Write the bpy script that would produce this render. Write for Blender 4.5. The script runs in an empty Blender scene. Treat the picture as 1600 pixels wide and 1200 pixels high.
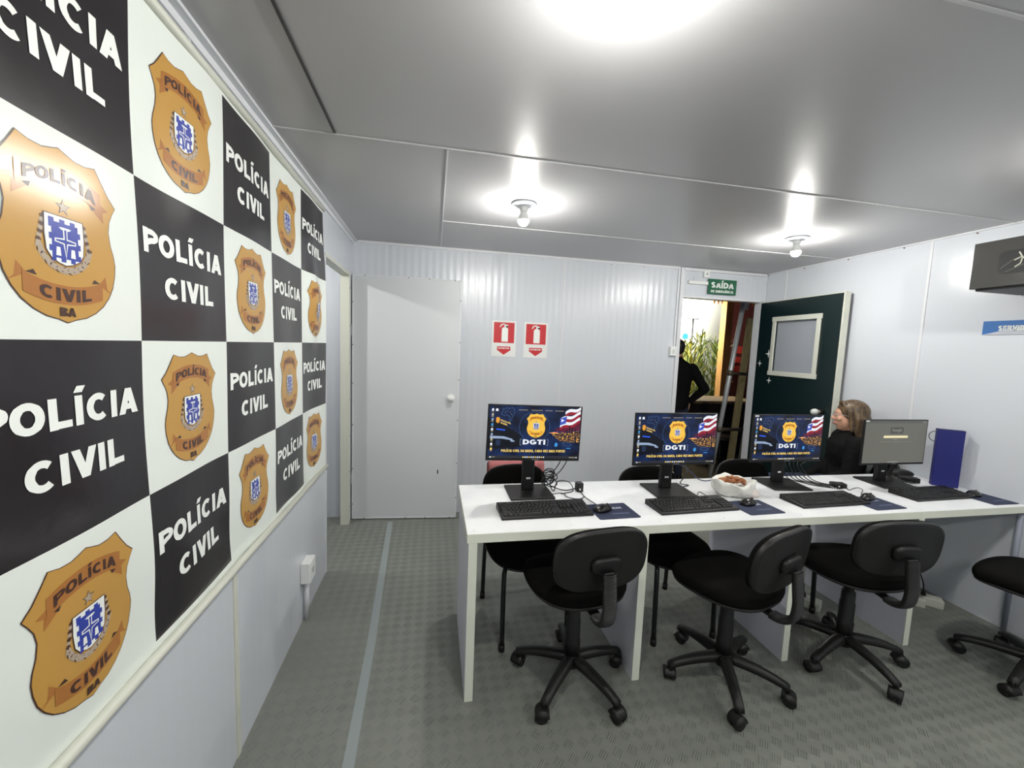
import bpy, bmesh, math, random
from mathutils import Vector, Matrix, Euler
PI = math.pi
random.seed(7)
SC = bpy.context.scene
COL = SC.collection

# ---------------------------------------------------------------- camera, world, exposure
CAMX, CAMH = 0.67376, 1.53
YAW, PITCH, ROLL = 0.192869, -0.0907963, 0.0384032
def camera():
    cy, sy, cp, sp = math.cos(YAW), math.sin(YAW), math.cos(PITCH), math.sin(PITCH)
    cr, sr = math.cos(ROLL), math.sin(ROLL)
    fw = Vector((sy*cp, cy*cp, sp)); rt = Vector((cy, -sy, 0)); up = rt.cross(fw)
    r2 = rt*cr + up*sr; u2 = -rt*sr + up*cr
    c = bpy.data.cameras.new('camera'); o = bpy.data.objects.new('camera', c); COL.objects.link(o)
    c.sensor_width = 36; c.sensor_fit = 'HORIZONTAL'; c.lens = 633.08/1600*36
    c.clip_start = 0.02; c.clip_end = 100
    m = Matrix(((r2.x, u2.x, -fw.x, CAMX), (r2.y, u2.y, -fw.y, 0), (r2.z, u2.z, -fw.z, CAMH), (0, 0, 0, 1)))
    o.matrix_world = m
    SC.camera = o
camera()
w = bpy.data.worlds.new('night'); SC.world = w; w.use_nodes = True
w.node_tree.nodes['Background'].inputs[0].default_value = (.012, .016, .03, 1)
w.node_tree.nodes['Background'].inputs[1].default_value = 1.0
SC.view_settings.view_transform = 'Standard'; SC.view_settings.look = 'None'
SC.view_settings.gamma = 1; SC.view_settings.use_curve_mapping = False
SC.view_settings.exposure = 0.0
SC.cycles.use_denoising = True
SC.cycles.max_bounces = 8; SC.cycles.diffuse_bounces = 6; SC.cycles.glossy_bounces = 3
SC.cycles.sample_clamp_indirect = 6
BULB = 1160.0          # radiance of the six ceiling bulbs
BULB_COL = (1, .98, .92)
D, W, H = 3.625, 3.972, 2.3605
YB = -1.9             # wall behind the camera

# ---------------------------------------------------------------- materials
def srgb(r, g, b):
    f = lambda c: (c/255/12.92) if c/255 <= .04045 else ((c/255+.055)/1.055)**2.4
    return (f(r), f(g), f(b), 1)
MATS = {}
def mat(name, col, rough=.5, metal=0, spec=.5, emit=0, alpha=1, trans=0, coat=0, build=None):
    if name in MATS: return MATS[name]
    m = bpy.data.materials.new(name); m.use_nodes = True; nt = m.node_tree
    p = nt.nodes['Principled BSDF']
    c = srgb(*col) if max(col) > 1.01 else (*col[:3], 1)
    p.inputs['Base Color'].default_value = c
    p.inputs['Roughness'].default_value = rough; p.inputs['Metallic'].default_value = metal
    p.inputs['Specular IOR Level'].default_value = spec
    p.inputs['Alpha'].default_value = alpha; p.inputs['Transmission Weight'].default_value = trans
    p.inputs['Coat Weight'].default_value = coat
    if emit:
        p.inputs['Emission Color'].default_value = c; p.inputs['Emission Strength'].default_value = emit
    if build: build(nt, p)
    MATS[name] = m
    return m
def N(nt, t, **kw):
    n = nt.nodes.new(t)
    for k, v in kw.items(): setattr(n, k, v)
    return n
def L(nt, a, b): nt.links.new(a, b)
def coord(nt, scale=(1, 1, 1), rot=(0, 0, 0)):
    tc = N(nt, 'ShaderNodeTexCoord'); mp = N(nt, 'ShaderNodeMapping')
    mp.inputs['Scale'].default_value = scale; mp.inputs['Rotation'].default_value = rot
    L(nt, tc.outputs['Object'], mp.inputs[0]); return mp.outputs[0]
def bump(nt, p, h, strength=.3, dist=.002):
    b = N(nt, 'ShaderNodeBump'); b.inputs['Strength'].default_value = strength; b.inputs['Distance'].default_value = dist
    L(nt, h, b.inputs['Height']); L(nt, b.outputs[0], p.inputs['Normal'])
def noise_bump(scale, strength=.3, dist=.002, stretch=(1, 1, 1)):
    def f(nt, p):
        n = N(nt, 'ShaderNodeTexNoise'); n.inputs['Scale'].default_value = scale; n.inputs['Detail'].default_value = 4
        L(nt, coord(nt, stretch), n.inputs[0]); bump(nt, p, n.outputs[0], strength, dist)
    return f
def mottled(c2, scale, fac=.5, bumpd=0, stretch=(1, 1, 1)):
    def f(nt, p):
        n = N(nt, 'ShaderNodeTexNoise'); n.inputs['Scale'].default_value = scale; n.inputs['Detail'].default_value = 5
        L(nt, coord(nt, stretch), n.inputs[0])
        mx = N(nt, 'ShaderNodeMix', data_type='RGBA')
        r = N(nt, 'ShaderNodeMapRange'); r.inputs['From Min'].default_value = .4; r.inputs['From Max'].default_value = .65; r.inputs['To Max'].default_value = fac
        L(nt, n.outputs[0], r.inputs[0]); L(nt, r.outputs[0], mx.inputs[0])
        mx.inputs[6].default_value = p.inputs['Base Color'].default_value; mx.inputs[7].default_value = srgb(*c2)
        L(nt, mx.outputs[2], p.inputs['Base Color'])
        if bumpd: bump(nt, p, n.outputs[0], .4, bumpd)
    return f
def pvc(axis, amp=.12):
    # fine vertical ribs of PVC lining boards, plus faint smudges in the gloss
    def f(nt, p):
        c = coord(nt); s = N(nt, 'ShaderNodeSeparateXYZ'); L(nt, c, s.inputs[0])
        def wave(freq):
            m = N(nt, 'ShaderNodeMath', operation='MULTIPLY'); m.inputs[1].default_value = freq; L(nt, s.outputs[axis], m.inputs[0])
            q = N(nt, 'ShaderNodeMath', operation='SINE'); L(nt, m.outputs[0], q.inputs[0]); return q.outputs[0]
        a = N(nt, 'ShaderNodeMath', operation='MULTIPLY_ADD'); L(nt, wave(2*PI/.0125), a.inputs[0]); a.inputs[1].default_value = .25; L(nt, wave(2*PI/.06), a.inputs[2])
        bump(nt, p, a.outputs[0], amp, .0014)
    return f
def tread(nt, p):
    # embossed floor: diamonds of short ribs, direction alternating like a chequer
    c = coord(nt, (1, 1, 1), (0, 0, PI/4)); s = N(nt, 'ShaderNodeSeparateXYZ'); L(nt, c, s.inputs[0])
    cell = .042
    def mth(op, a, b=None):
        m = N(nt, 'ShaderNodeMath', operation=op)
        for i, v in enumerate((a, b)):
            if v is None: continue
            if isinstance(v, (int, float)): m.inputs[i].default_value = v
            else: L(nt, v, m.inputs[i])
        return m.outputs[0]
    ux = mth('MULTIPLY', s.outputs[0], 1/cell); uy = mth('MULTIPLY', s.outputs[1], 1/cell)
    par = mth('MODULO', mth('ABSOLUTE', mth('ADD', mth('FLOOR', ux), mth('FLOOR', uy))), 2)
    ra = mth('ABSOLUTE', mth('SINE', mth('MULTIPLY', ux, PI*5))); rb = mth('ABSOLUTE', mth('SINE', mth('MULTIPLY', uy, PI*5)))
    mx = N(nt, 'ShaderNodeMix'); L(nt, par, mx.inputs[0]); L(nt, ra, mx.inputs[2]); L(nt, mth('MULTIPLY', rb, .35), mx.inputs[3])
    fx = mth('ABSOLUTE', mth('SUBTRACT', mth('FRACT', ux), .5)); fy = mth('ABSOLUTE', mth('SUBTRACT', mth('FRACT', uy), .5))
    edge = mth('LESS_THAN', mth('MAXIMUM', fx, fy), .42)
    h = mth('MULTIPLY', mx.outputs[0], edge)
    bump(nt, p, h, 1.0, .0024)
    n = N(nt, 'ShaderNodeTexNoise'); n.inputs['Scale'].default_value = 2.2; n.inputs['Detail'].default_value = 6; L(nt, coord(nt), n.inputs[0])
    m2 = N(nt, 'ShaderNodeMix', data_type='RGBA'); L(nt, mth('ADD', mth('MULTIPLY', n.outputs[0], .5), mth('MULTIPLY', mth('MULTIPLY', h, par), .5)), m2.inputs[0])  # rib glints painted in as a lighter base colour, over random mottling
    m2.inputs[6].default_value = srgb(116, 119, 113); m2.inputs[7].default_value = srgb(134, 137, 130)
    L(nt, m2.outputs[2], p.inputs['Base Color'])
    rr = mth('ADD', mth('MULTIPLY', n.outputs[0], .2), .30); L(nt, rr, p.inputs['Roughness'])

M_WALLX = mat('pvc_wall_x', (205, 209, 216), .26, build=pvc(0, .4))
M_WALLY = mat('pvc_wall_y', (205, 209, 216), .26, build=pvc(1, .08))
M_CEIL = mat('ceiling_panel', (174, 174, 176), .31, spec=.6, build=noise_bump(4, .15, .01))
M_FLOOR = mat('tread_floor', (100, 103, 101), .4, build=tread)
M_TRIM = mat('white_trim', (214, 216, 220), .35)
M_CREAM = mat('cream_trim', (208, 210, 198), .4)
M_DESK = mat('desk_white', (236, 238, 240), .35, build=mottled((212, 214, 220), 7, .35))
M_DESKE = mat('desk_edge', (226, 230, 216), .4)
M_PANEL = mat('desk_panel', (205, 206, 216), .4)
M_BLK = mat('black_plastic', (17, 17, 18), .45, spec=.4)
M_BLKG = mat('black_gloss', (18, 18, 20), .25)
M_BFAB = mat('black_fabric', (13, 12, 12), .95, spec=.1, build=noise_bump(420, .5, .001))
M_SHELL = mat('chair_shell', (24, 24, 24), .45, spec=.4, build=noise_bump(250, .3, .0006))
M_RIM = mat('chair_rim', (52, 52, 50), .35)
M_CHROME = mat('chair_tube', (20, 21, 23), .3)
M_KEY = mat('keycap', (26, 27, 28), .5)
M_METAL = mat('galvanised_metal', (176, 180, 182), .4, .35)
M_WHITE = mat('white_plastic', (228, 230, 228), .35)
M_GOLD = mat('badge_gold', (190, 146, 74), .25)
M_RIB = mat('badge_ribbon', (168, 112, 58), .25)
M_BROWN = mat('badge_lettering', (72, 48, 40), .3)
M_BLUE = mat('badge_blue', (50, 66, 160), .3)
M_GREYL = mat('badge_wreath', (176, 160, 142), .3)
M_VWHITE = mat('vinyl_white', (232, 238, 233), .2, build=noise_bump(5, .25, .01))
M_VBLACK = mat('vinyl_black', (36, 33, 36), .2, build=noise_bump(5, .25, .01))
M_LETTER = mat('vinyl_letter_white', (240, 244, 240), .27)
M_RED = mat('sign_red', (196, 36, 44), .4)
M_GREEN = mat('sign_green', (22, 92, 62), .4)
M_DGREEN = mat('door_green', (12, 31, 32), .35)
M_GLASS = mat('glass', (.9, .92, .95), .03, alpha=1, trans=1.0)
M_NAVY = mat('mousepad_navy', (38, 46, 72), .8)
M_BBOX = mat('blue_board', (24, 30, 108), .45)
M_SKIN = mat('skin', (206, 158, 132), .5)
M_HAIR = mat('hair', (58, 43, 30), .42, build=mottled((124, 100, 68), 9, .75, .004, (9, 9, 1)))
M_DHAIR = mat('dark_hair', (26, 20, 18), .5, build=noise_bump(120, .5, .003))
M_JACKET = mat('black_jacket', (13, 13, 14), .85, spec=.2, build=noise_bump(16, .6, .02))
M_JEANS = mat('denim', (34, 42, 66), .85, build=noise_bump(300, .4, .001))
M_WOOD = mat('post_wood', (196, 150, 92), .6, build=mottled((150, 104, 58), 6, .6, 0, (8, 8, 1)))
M_DWOOD = mat('dark_wood', (96, 62, 38), .7, build=mottled((60, 36, 22), 8, .6))
M_BULB = mat('bulb_glow', BULB_COL, .3, emit=BULB)
M_TAPE = mat('floor_tape', (142, 151, 152), .45, build=noise_bump(30, .3, .002))

# ---------------------------------------------------------------- object helpers
def link(name, me, parent=None):
    o = bpy.data.objects.new(name, me); COL.objects.link(o)
    if parent is not None: o.parent = parent
    return o
def thing(name, label, cat, loc=(0, 0, 0), rz=0, group=None):
    o = bpy.data.objects.new(name, None); COL.objects.link(o)
    o.empty_display_size = .1
    o.location = loc; o.rotation_euler = (0, 0, rz)
    return tag(o, label, cat, group)
def tag(o, label=None, cat=None, group=None, kind=None):
    if label: o['label'] = label
    if cat: o['category'] = cat
    if group: o['group'] = group
    if kind: o['kind'] = kind
    return o
class G:
    """one mesh under construction"""
    def __init__(s): s.bm = bmesh.new(); s.mats = []
    def mi(s, m):
        if m not in s.mats: s.mats.append(m)
        return s.mats.index(m)
    def _fin(s, geom, m, smooth=False):
        i = s.mi(m)
        for f in geom: f.material_index = i; f.smooth = smooth
    def box(s, c, d, m, rz=0, bev=0, rot=None, seg=2):
        r = bmesh.ops.create_cube(s.bm, size=1); vs = r['verts']
        bmesh.ops.scale(s.bm, vec=d, verts=vs)
        fs = set(f for v in vs for f in v.link_faces)
        if bev:
            es = set(e for v in vs for e in v.link_edges)
            b = bmesh.ops.bevel(s.bm, geom=list(es), offset=bev, segments=seg, affect='EDGES', profile=.6)
            fs = set(b['faces']) | set(f for f in fs if f.is_valid)
            vs = list(set(v for f in fs for v in f.verts))
        R = rot.to_matrix() if rot else Matrix.Rotation(rz, 3, 'Z')
        bmesh.ops.transform(s.bm, matrix=Matrix.Translation(c) @ R.to_4x4(), verts=vs)
        s._fin(fs, m, bool(bev)); return s
    def b2(s, lo, hi, m, bev=0):
        lo, hi = Vector(lo), Vector(hi); return s.box((lo+hi)/2, hi-lo, m, bev=bev)
    def cyl(s, a, b, r, m, r2=None, seg=20, smooth=True):
        a, b = Vector(a), Vector(b); d = b-a; r2 = r if r2 is None else r2
        g = bmesh.ops.create_cone(s.bm, cap_ends=True, segments=seg, radius1=r, radius2=r2, depth=d.length)
        q = Vector((0, 0, 1)).rotation_difference(d.normalized())
        bmesh.ops.transform(s.bm, matrix=Matrix.Translation((a+b)/2) @ q.to_matrix().to_4x4(), verts=g['verts'])
        fs = set(f for v in g['verts'] for f in v.link_faces); s._fin(fs, m, False)
        if smooth:
            for f in fs:
                if len(f.verts) == 4: f.smooth = True
        return s
    def ball(s, c, r, m, sc=(1, 1, 1), u=20, v=14, rot=None):
        g = bmesh.ops.create_uvsphere(s.bm, u_segments=u, v_segments=v, radius=r)
        R = (rot.to_matrix() if rot else Matrix.Identity(3)).to_4x4()
        bmesh.ops.transform(s.bm, matrix=Matrix.Translation(c) @ R @ Matrix.Diagonal((*sc, 1)), verts=g['verts'])
        s._fin(set(f for x in g['verts'] for f in x.link_faces), m, True); return s
    def lathe(s, prof, m, c=(0, 0, 0), seg=28):
        c = Vector(c); rings = []
        for r, z in prof:
            rings.append([s.bm.verts.new(c+Vector((r*math.cos(2*PI*k/seg), r*math.sin(2*PI*k/seg), z))) for k in range(seg)])
        fs = []
        for a, b in zip(rings, rings[1:]):
            for k in range(seg): fs.append(s.bm.faces.new((a[k], a[(k+1) % seg], b[(k+1) % seg], b[k])))
        fs.append(s.bm.faces.new(rings[0][::-1])); fs.append(s.bm.faces.new(rings[-1]))
        s._fin(fs, m, True); return s
    def loft(s, rings, m, cap=True, smooth=True, closed=True):
        R = [[s.bm.verts.new(p) for p in r] for r in rings]; fs = []
        for a, b in zip(R, R[1:]):
            n = len(a)
            for k in range(n if closed else n-1): fs.append(s.bm.faces.new((a[k], a[(k+1) % n], b[(k+1) % n], b[k])))
        if cap and closed: fs.append(s.bm.faces.new(R[0][::-1])); fs.append(s.bm.faces.new(R[-1]))
        s._fin(fs, m, smooth); return s
    def tube(s, pts, r, m, seg=8, smooth_path=0):
        pts = [Vector(p) for p in pts]
        if smooth_path: pts = spline(pts, smooth_path)
        rr = r if isinstance(r, (list, tuple)) else [r]*len(pts)
        if len(rr) != len(pts): rr = [rr[0]+(rr[-1]-rr[0])*i/(len(pts)-1) for i in range(len(pts))]
        up = Vector((0, 0, 1)); rings = []
        t0 = (pts[1]-pts[0]).normalized()
        n = t0.cross(up);  n = n if n.length > .1 else t0.cross(Vector((1, 0, 0)))
        n.normalize()
        for i, p in enumerate(pts):
            t = (pts[min(i+1, len(pts)-1)]-pts[max(i-1, 0)]).normalized()
            n = (n-t*n.dot(t)); n = n.normalized() if n.length > 1e-6 else t.orthogonal().normalized()
            b = t.cross(n)
            rings.append([p+(n*math.cos(2*PI*k/seg)+b*math.sin(2*PI*k/seg))*rr[i] for k in range(seg)])
        return s.loft(rings, m)
    def prism(s, pts2, fn, th, m, smooth=False):
        """closed outline pts2, fn(u,v,w)->xyz, extruded w 0..th"""
        a = [s.bm.verts.new(fn(u, v, 0)) for u, v in pts2]; b = [s.bm.verts.new(fn(u, v, th)) for u, v in pts2]
        n = len(a); fs = [s.bm.faces.new(a[::-1]), s.bm.faces.new(b)]
        for k in range(n): fs.append(s.bm.faces.new((a[k], a[(k+1) % n], b[(k+1) % n], b[k])))
        s._fin(fs, m, smooth); return s
    def obj(s, name, parent=None, loc=None, rz=0, normals=True):
        if normals: bmesh.ops.recalc_face_normals(s.bm, faces=s.bm.faces)
        me = bpy.data.meshes.new(name); s.bm.to_mesh(me); s.bm.free()
        for m in s.mats: me.materials.append(m)
        o = link(name, me, parent)
        if loc is not None: o.location = loc
        o.rotation_euler[2] = rz
        return o
def spline(P, n):
    out = []; Q = [P[0]*2-P[1]]+P+[P[-1]*2-P[-2]]
    for i in range(1, len(Q)-2):
        for k in range(n):
            t = k/n; a, b, c, d = Q[i-1:i+3]
            out.append(.5*((2*b)+(c-a)*t+(2*a-5*b+4*c-d)*t*t+(3*b-a-3*c+d)*t**3))
    out.append(P[-1]); return out
def copy_tree(o, parent=None):
    c = o.copy(); COL.objects.link(c)
    if parent is not None:
        c.parent = parent; c.matrix_parent_inverse = o.matrix_parent_inverse.copy()
    for ch in list(KIDS.get(o.name, [])) or [x for x in list(o.children)]:
        copy_tree(ch, c)
    return c
KIDS = {}
def struct(name, g, parent=None):
    o = g.obj(name, parent)
    if parent is None: o['kind'] = 'structure'
    return o
def supere(w, h, n=2.6, k=40):
    out = []
    for i in range(k):
        t = 2*PI*i/k; c, s_ = math.cos(t), math.sin(t)
        out.append((w/2*math.copysign(abs(c)**(2/n), c), h/2*math.copysign(abs(s_)**(2/n), s_)))
    return out

# ---------------------------------------------------------------- lettering: flat triangles from Blender's own built-in typeface
_SW = .27       # stroke width of the bold capitals, cap height 1
def _ar(cx, cy, rx, ry, a0, a1, n=14):
    return [(cx+rx*math.cos(math.radians(a0+(a1-a0)*i/n)), cy+ry*math.sin(math.radians(a0+(a1-a0)*i/n))) for i in range(n+1)]
_h = _SW/2
_O = _ar(.47, .5, .47-_h, .5-_h+.01, 0, 360, 24)
GL = {  # advance width, list of strokes (poly-lines along the stroke centre)
 'A': (.86, [[(.11, 0), (.43, 1)], [(.75, 0), (.43, 1)], [(.2, .29), (.66, .29)]]),
 'B': (.84, [[(_h, 0), (_h, 1)], [(_h, 1-_h)]+_ar(.47, .745, .24, .255-_h, 90, -90)+[(_h, .5)], [(_h, .49)]+_ar(.5, .27, .26, .27-_h, 90, -90)+[(_h, _h)]]),
 'C': (.90, [_ar(.47, .5, .47-_h, .5-_h+.01, 48, 312, 20)]),
 'D': (.90, [[(_h, 0), (_h, 1)], [(_h, 1-_h)]+_ar(.38, .5, .5-_h, .5-_h, 90, -90)+[(_h, _h)]]),
 'E': (.78, [[(_h, 0), (_h, 1)], [(_h, 1-_h), (.74, 1-_h)], [(_h, .5), (.68, .5)], [(_h, _h), (.76, _h)]]),
 'F': (.72, [[(_h, 0), (_h, 1)], [(_h, 1-_h), (.70, 1-_h)], [(_h, .5), (.62, .5)]]),
 'G': (.96, [_ar(.47, .5, .47-_h, .5-_h+.01, 48, 345, 20), [(.5, .44), (.93, .44)], [(.80, .44), (.80, .12)]]),
 'H': (.88, [[(_h, 0), (_h, 1)], [(.88-_h-.06, 0), (.88-_h-.06, 1)], [(_h, .5), (.7, .5)]]),
 'I': (.36, [[(_h+.03, 0), (_h+.03, 1)]]),
 'L': (.74, [[(_h, 0), (_h, 1)], [(_h, _h), (.72, _h)]]),
 'M': (1.02, [[(_h, 0), (_h, 1)], [(.9-.02, 0), (.9-.02, 1)], [(_h, 1), (.5, .1)], [(.88, 1), (.5, .1)]]),
 'N': (.90, [[(_h, 0), (_h, 1)], [(.74, 0), (.74, 1)], [(_h, .96), (.74, .04)]]),
 'O': (.97, [_O]),
 'P': (.80, [[(_h, 0), (_h, 1)], [(_h, 1-_h)]+_ar(.46, .69, .27, .31-_h, 90, -90)+[(_h, .38+_h-.13)]]),
 'R': (.88, [[(_h, 0), (_h, 1)], [(_h, 1-_h)]+_ar(.46, .71, .26, .29-_h, 90, -90)+[(_h, .43)], [(.44, .44), (.76, 0)]]),
 'S': (.82, [_ar(.39, .73, .25, .27-_h+.01, 20, 270, 12)+_ar(.39, .275, .27, .275-_h+.01, 90, -160, 12)]),
 'T': (.78, [[(.38, 0), (.38, 1)], [(.0, 1-_h), (.76, 1-_h)]]),
 'U': (.88, [[(_h, 1), (_h, .4)]+_ar(.42, .4, .42-_h, .4-_h, 180, 360)+[(.84-_h, 1)]]),
 'V': (.84, [[(.11, 1), (.42, 0)], [(.73, 1), (.42, 0)]]),
 'X': (.84, [[(.12, 0), (.70, 1)], [(.70, 0), (.12, 1)]]),
 'Z': (.78, [[(.04, 1-_h), (.72, 1-_h)], [(.66, .9), (.12, .1)], [(.02, _h), (.74, _h)]]),
 '!': (.36, [[(.17, .28), (.17, 1)], [(.17, 0), (.17, .18)]]),
 ',': (.34, [[(.17, .16), (.10, -.16)]]), '.': (.32, [[(.16, 0), (.16, .2)]]), ' ': (.40, []),
 'o': (.72, [_ar(.34, .33, .34-_h+.03, .34-_h+.04, 0, 360, 18)]),
 'g': (.74, [_ar(.32, .33, .32-_h+.03, .34-_h+.04, 0, 360, 18), [(.60, .66), (.60, 0)]+_ar(.34, -.02, .26, .2, 0, -150, 8)]),
 'l': (.36, [[(.15, 0), (.15, 1)]]), 'e': (.7, [_ar(.33, .33, .33-_h+.03, .34-_h+.04, 0, 310, 16), [(.1, .34), (.6, .34)]]),
}
for a_, b_, x_ in (('Í', 'I', .15), ('Ê', 'E', .4)):
    w_, st_ = GL[b_]; x_ = x_+.03
    GL[a_] = (w_, st_+([[(x_-.03, 1.1), (x_+.1, 1.32)]] if a_ == 'Í' else [[(x_-.2, 1.08), (x_, 1.26)], [(x_+.2, 1.08), (x_, 1.26)]]))
_TC = {}
def glyphs(txt, off=0):
    if txt in _TC: return _TC[txt]
    vs, fs, x = [], [], 0; g_ = .075
    for ch in txt:
        adv, strokes = GL[ch]
        for st in strokes:
            n = len(st)
            closed = math.hypot(st[0][0]-st[-1][0], st[0][1]-st[-1][1]) < 1e-6 and n > 3
            i0 = len(vs)
            for i, (a, b) in enumerate(st):
                p, q = (st[i-1] if i else (st[-2] if closed else st[0])), (st[i+1] if i < n-1 else (st[1] if closed else st[-1]))
                dx, dy = q[0]-p[0], q[1]-p[1]; l = math.hypot(dx, dy)
                diag = abs(dx/l*dy/l) > .15 and n == 2
                hw = _h*(1.0 if abs(dy) > abs(dx) else .86)
                if diag:   # slanted strokes end level with the cap line
                    hw2 = _h*1.12; vs += [(x+a-hw2, b), (x+a+hw2, b)] if dy > 0 else [(x+a+hw2, b), (x+a-hw2, b)]
                else: vs += [(x+a-dy/l*hw, b+dx/l*hw), (x+a+dy/l*hw, b-dx/l*hw)]
            for i in range(n-1): k = i0+2*i; fs.append((k, k+1, k+3, k+2))
        x += adv+g_
    x0 = min(v[0] for v in vs); x1 = max(v[0] for v in vs)
    _TC[txt] = ([((a-x0)/(x1-x0), b) for a, b in vs], fs)
    return _TC[txt]
class Art:
    """flat printed layers in (u,v) metres; emitted later through a mapping fn(u,v,layer)"""
    def __init__(s): s.L = []
    def poly(s, pts, m, layer): s.L.append(([tuple(p) for p in pts], [tuple(range(len(pts)))], m, layer)); return s
    def text(s, t, cx, y0, w, h, m, layer, off=.022, arc=None, slant=0):
        vs, fs = glyphs(t, off)
        out = []
        for a, b in vs:
            u = (a-.5)*w + slant*b*h; v = b*h
            if arc is not None: u, v = u, v + arc*(u*u)
            out.append((cx+u, y0+v))
        s.L.append((out, fs, m, layer)); return s
    def rect(s, u0, v0, u1, v1, m, layer): return s.poly([(u0, v0), (u1, v0), (u1, v1), (u0, v1)], m, layer)
    def band(s, pts, wd, m, layer, closed=False):
        n = len(pts)
        for i in range(n if closed else n-1):
            (a, b), (c, d) = pts[i], pts[(i+1) % n]; dx, dy = c-a, d-b; l = math.hypot(dx, dy) or 1
            nx, ny = -dy/l*wd/2, dx/l*wd/2
            s.poly([(a+nx, b+ny), (a-nx, b-ny), (c-nx, d-ny), (c+nx, d+ny)], m, layer)
        return s
    def add(s, o, cx, cy, sc=1, remap=None, dl=0):
        for vs, fs, m, l in o.L:
            s.L.append(([(cx+u*sc, cy+v*sc) for u, v in vs], fs, remap.get(m, m) if remap else m, l+dl))
    def emit(s, g, fn, cut=0):
        for vs, fs, m, l in s.L:
            bm = bmesh.new(); V = [bm.verts.new((u, v, 0)) for u, v in vs]
            for f in fs:
                try: bm.faces.new([V[i] for i in f])
                except ValueError: pass
            big = [f for f in bm.faces if len(f.verts) > 4]
            if big: bmesh.ops.triangulate(bm, faces=big)
            bm.normal_update()
            for f in bm.faces:
                if f.normal.z < 0: f.normal_flip()
            if cut:
                for ax in (0, 1):
                    lo = min(v[ax] for v in vs); hi = max(v[ax] for v in vs); k = math.ceil(lo/cut)
                    while k*cut < hi:
                        p = [0, 0, 0]; p[ax] = k*cut; nn = [0, 0, 0]; nn[ax] = 1
                        bmesh.ops.bisect_plane(bm, geom=bm.verts[:]+bm.edges[:]+bm.faces[:], plane_co=p, plane_no=nn); k += 1
            i = g.mi(m); mp = {}
            for v in bm.verts: mp[v] = g.bm.verts.new(fn(v.co.x, v.co.y, l))
            for f in bm.faces:
                q = g.bm.faces.new([mp[v] for v in f.verts]); q.material_index = i
            bm.free()
def mirror(pts): return pts+[(-u, v) for u, v in reversed(pts) if abs(u) > 1e-6]
def badge_art(gold, rib, brown, blue, white, wreath, h=.31, detail=True):
    A = Art(); w = .245*h/.30
    def P(l): return [(u*w, (v-.5)*h) for u, v in l]
    out = mirror([(0, 1), (-.05, .985), (-.13, .965), (-.22, .966), (-.31, .985), (-.37, .91), (-.43, .84), (-.5, .785), (-.46, .735), (-.425, .68), (-.41, .61), (-.425, .53), (-.455, .46), (-.468, .40), (-.46, .33), (-.435, .25), (-.39, .18), (-.33, .12), (-.25, .07), (-.16, .035), (-.07, .02), (0, 0)])
    big = [(u*1.02, (v-.5)*1.012+.5) for u, v in out]
    A.poly(P(big), brown, 1); A.poly(P(out), gold, 1.5)
    # upper ribbon (arched) and its tails
    def arc(u, v0, k): return v0-k*u*u
    up = [(u/20*.34/1, 0) for u in range(-20, 21)]
    top = [(x[0], arc(x[0], .895, .5)) for x in up]; bot = [(x[0], arc(x[0], .775, .5)) for x in up]
    for sgn in (-1, 1):
        A.poly(P([(sgn*.28, .80), (sgn*.42, .745), (sgn*.36, .725), (sgn*.365, .655), (sgn*.24, .73)]), rib, 2)
        A.poly(P([(sgn*.30, .735), (sgn*.23, .752), (sgn*.25, .715)]), brown, 2.5)
        A.poly(P([(sgn*.30, .25), (sgn*.43, .20), (sgn*.375, .235), (sgn*.36, .315), (sgn*.25, .22)]), rib, 2)
        A.poly(P([(sgn*.30, .262), (sgn*.22, .252), (sgn*.245, .282)]), brown, 2.5)
    for i in range(40): A.poly(P([bot[i], bot[i+1], top[i+1], top[i]]), rib, 3)
    lt = [(x[0]*.95, .215+.45*x[0]**2) for x in up]; lb = [(x[0]*.95, .105+.45*x[0]**2) for x in up]
    for i in range(40): A.poly(P([lb[i], lb[i+1], lt[i+1], lt[i]]), rib, 3)
    A.text('POLÍCIA', 0, (.797-.5)*h, .58*w, .072*h, brown, 4, .03, arc=-.5*h/(w*w))
    A.text('CIVIL', 0, (.122-.5)*h, .42*w, .075*h, brown, 4, .03, arc=.45*h/(w*w))
    A.text('BA', 0, (.035-.5)*h, .13*w, .052*h, brown, 4, .03)
    # star
    st = []
    for k in range(10):
        r = .062 if k % 2 == 0 else .025; t = PI/2+k*PI/5
        st.append((r*math.cos(t)*1.0, .67+r*math.sin(t)*w/h))
    A.poly(P(st), brown, 2)
    A.poly(P([(u*.8, (v-.67)*.8+.67) for u, v in st]), wreath, 2.5)
    # wreath
    if detail:
        for k in range(26):
            t = PI*1.06+k/25*PI*.88
            cx, cy = .205*math.cos(t), .47+.165*math.sin(t)
            for q in (-1, 1):
                a = t+PI/2+q*.7; l1, l2 = .046, .019
                ca, sa = math.cos(a), math.sin(a)
                A.poly(P([(cx+l1*ca, cy+l1*sa*w/h), (cx-l2*sa, cy+l2*ca*w/h), (cx-l1*.4*ca, cy-l1*.4*sa*w/h), (cx+l2*sa, cy-l2*ca*w/h)]), wreath if (k+q) % 4 else brown, 2+.5*((k+q) % 2))
        for sx in (-1, 1):
            for k in range(7):
                cy = .45+k*.022; cx = sx*(.195-.006*k)
                A.poly(P([(cx, cy+.02), (cx+sx*.028, cy+.008), (cx+sx*.006, cy-.012), (cx-sx*.018, cy)]), wreath if k % 2 else brown, 2.5)
    sh = mirror([(0, .61), (-.15, .61), (-.155, .50), (-.145, .41), (-.11, .37), (-.05, .345), (0, .335)])
    A.poly(P([(u*1.06, (v-.47)*1.04+.47) for u, v in sh]), brown, 3)
    A.poly(P(sh), white, 3.5)
    # castle with battlements all round and a cross
    c = []
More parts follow.
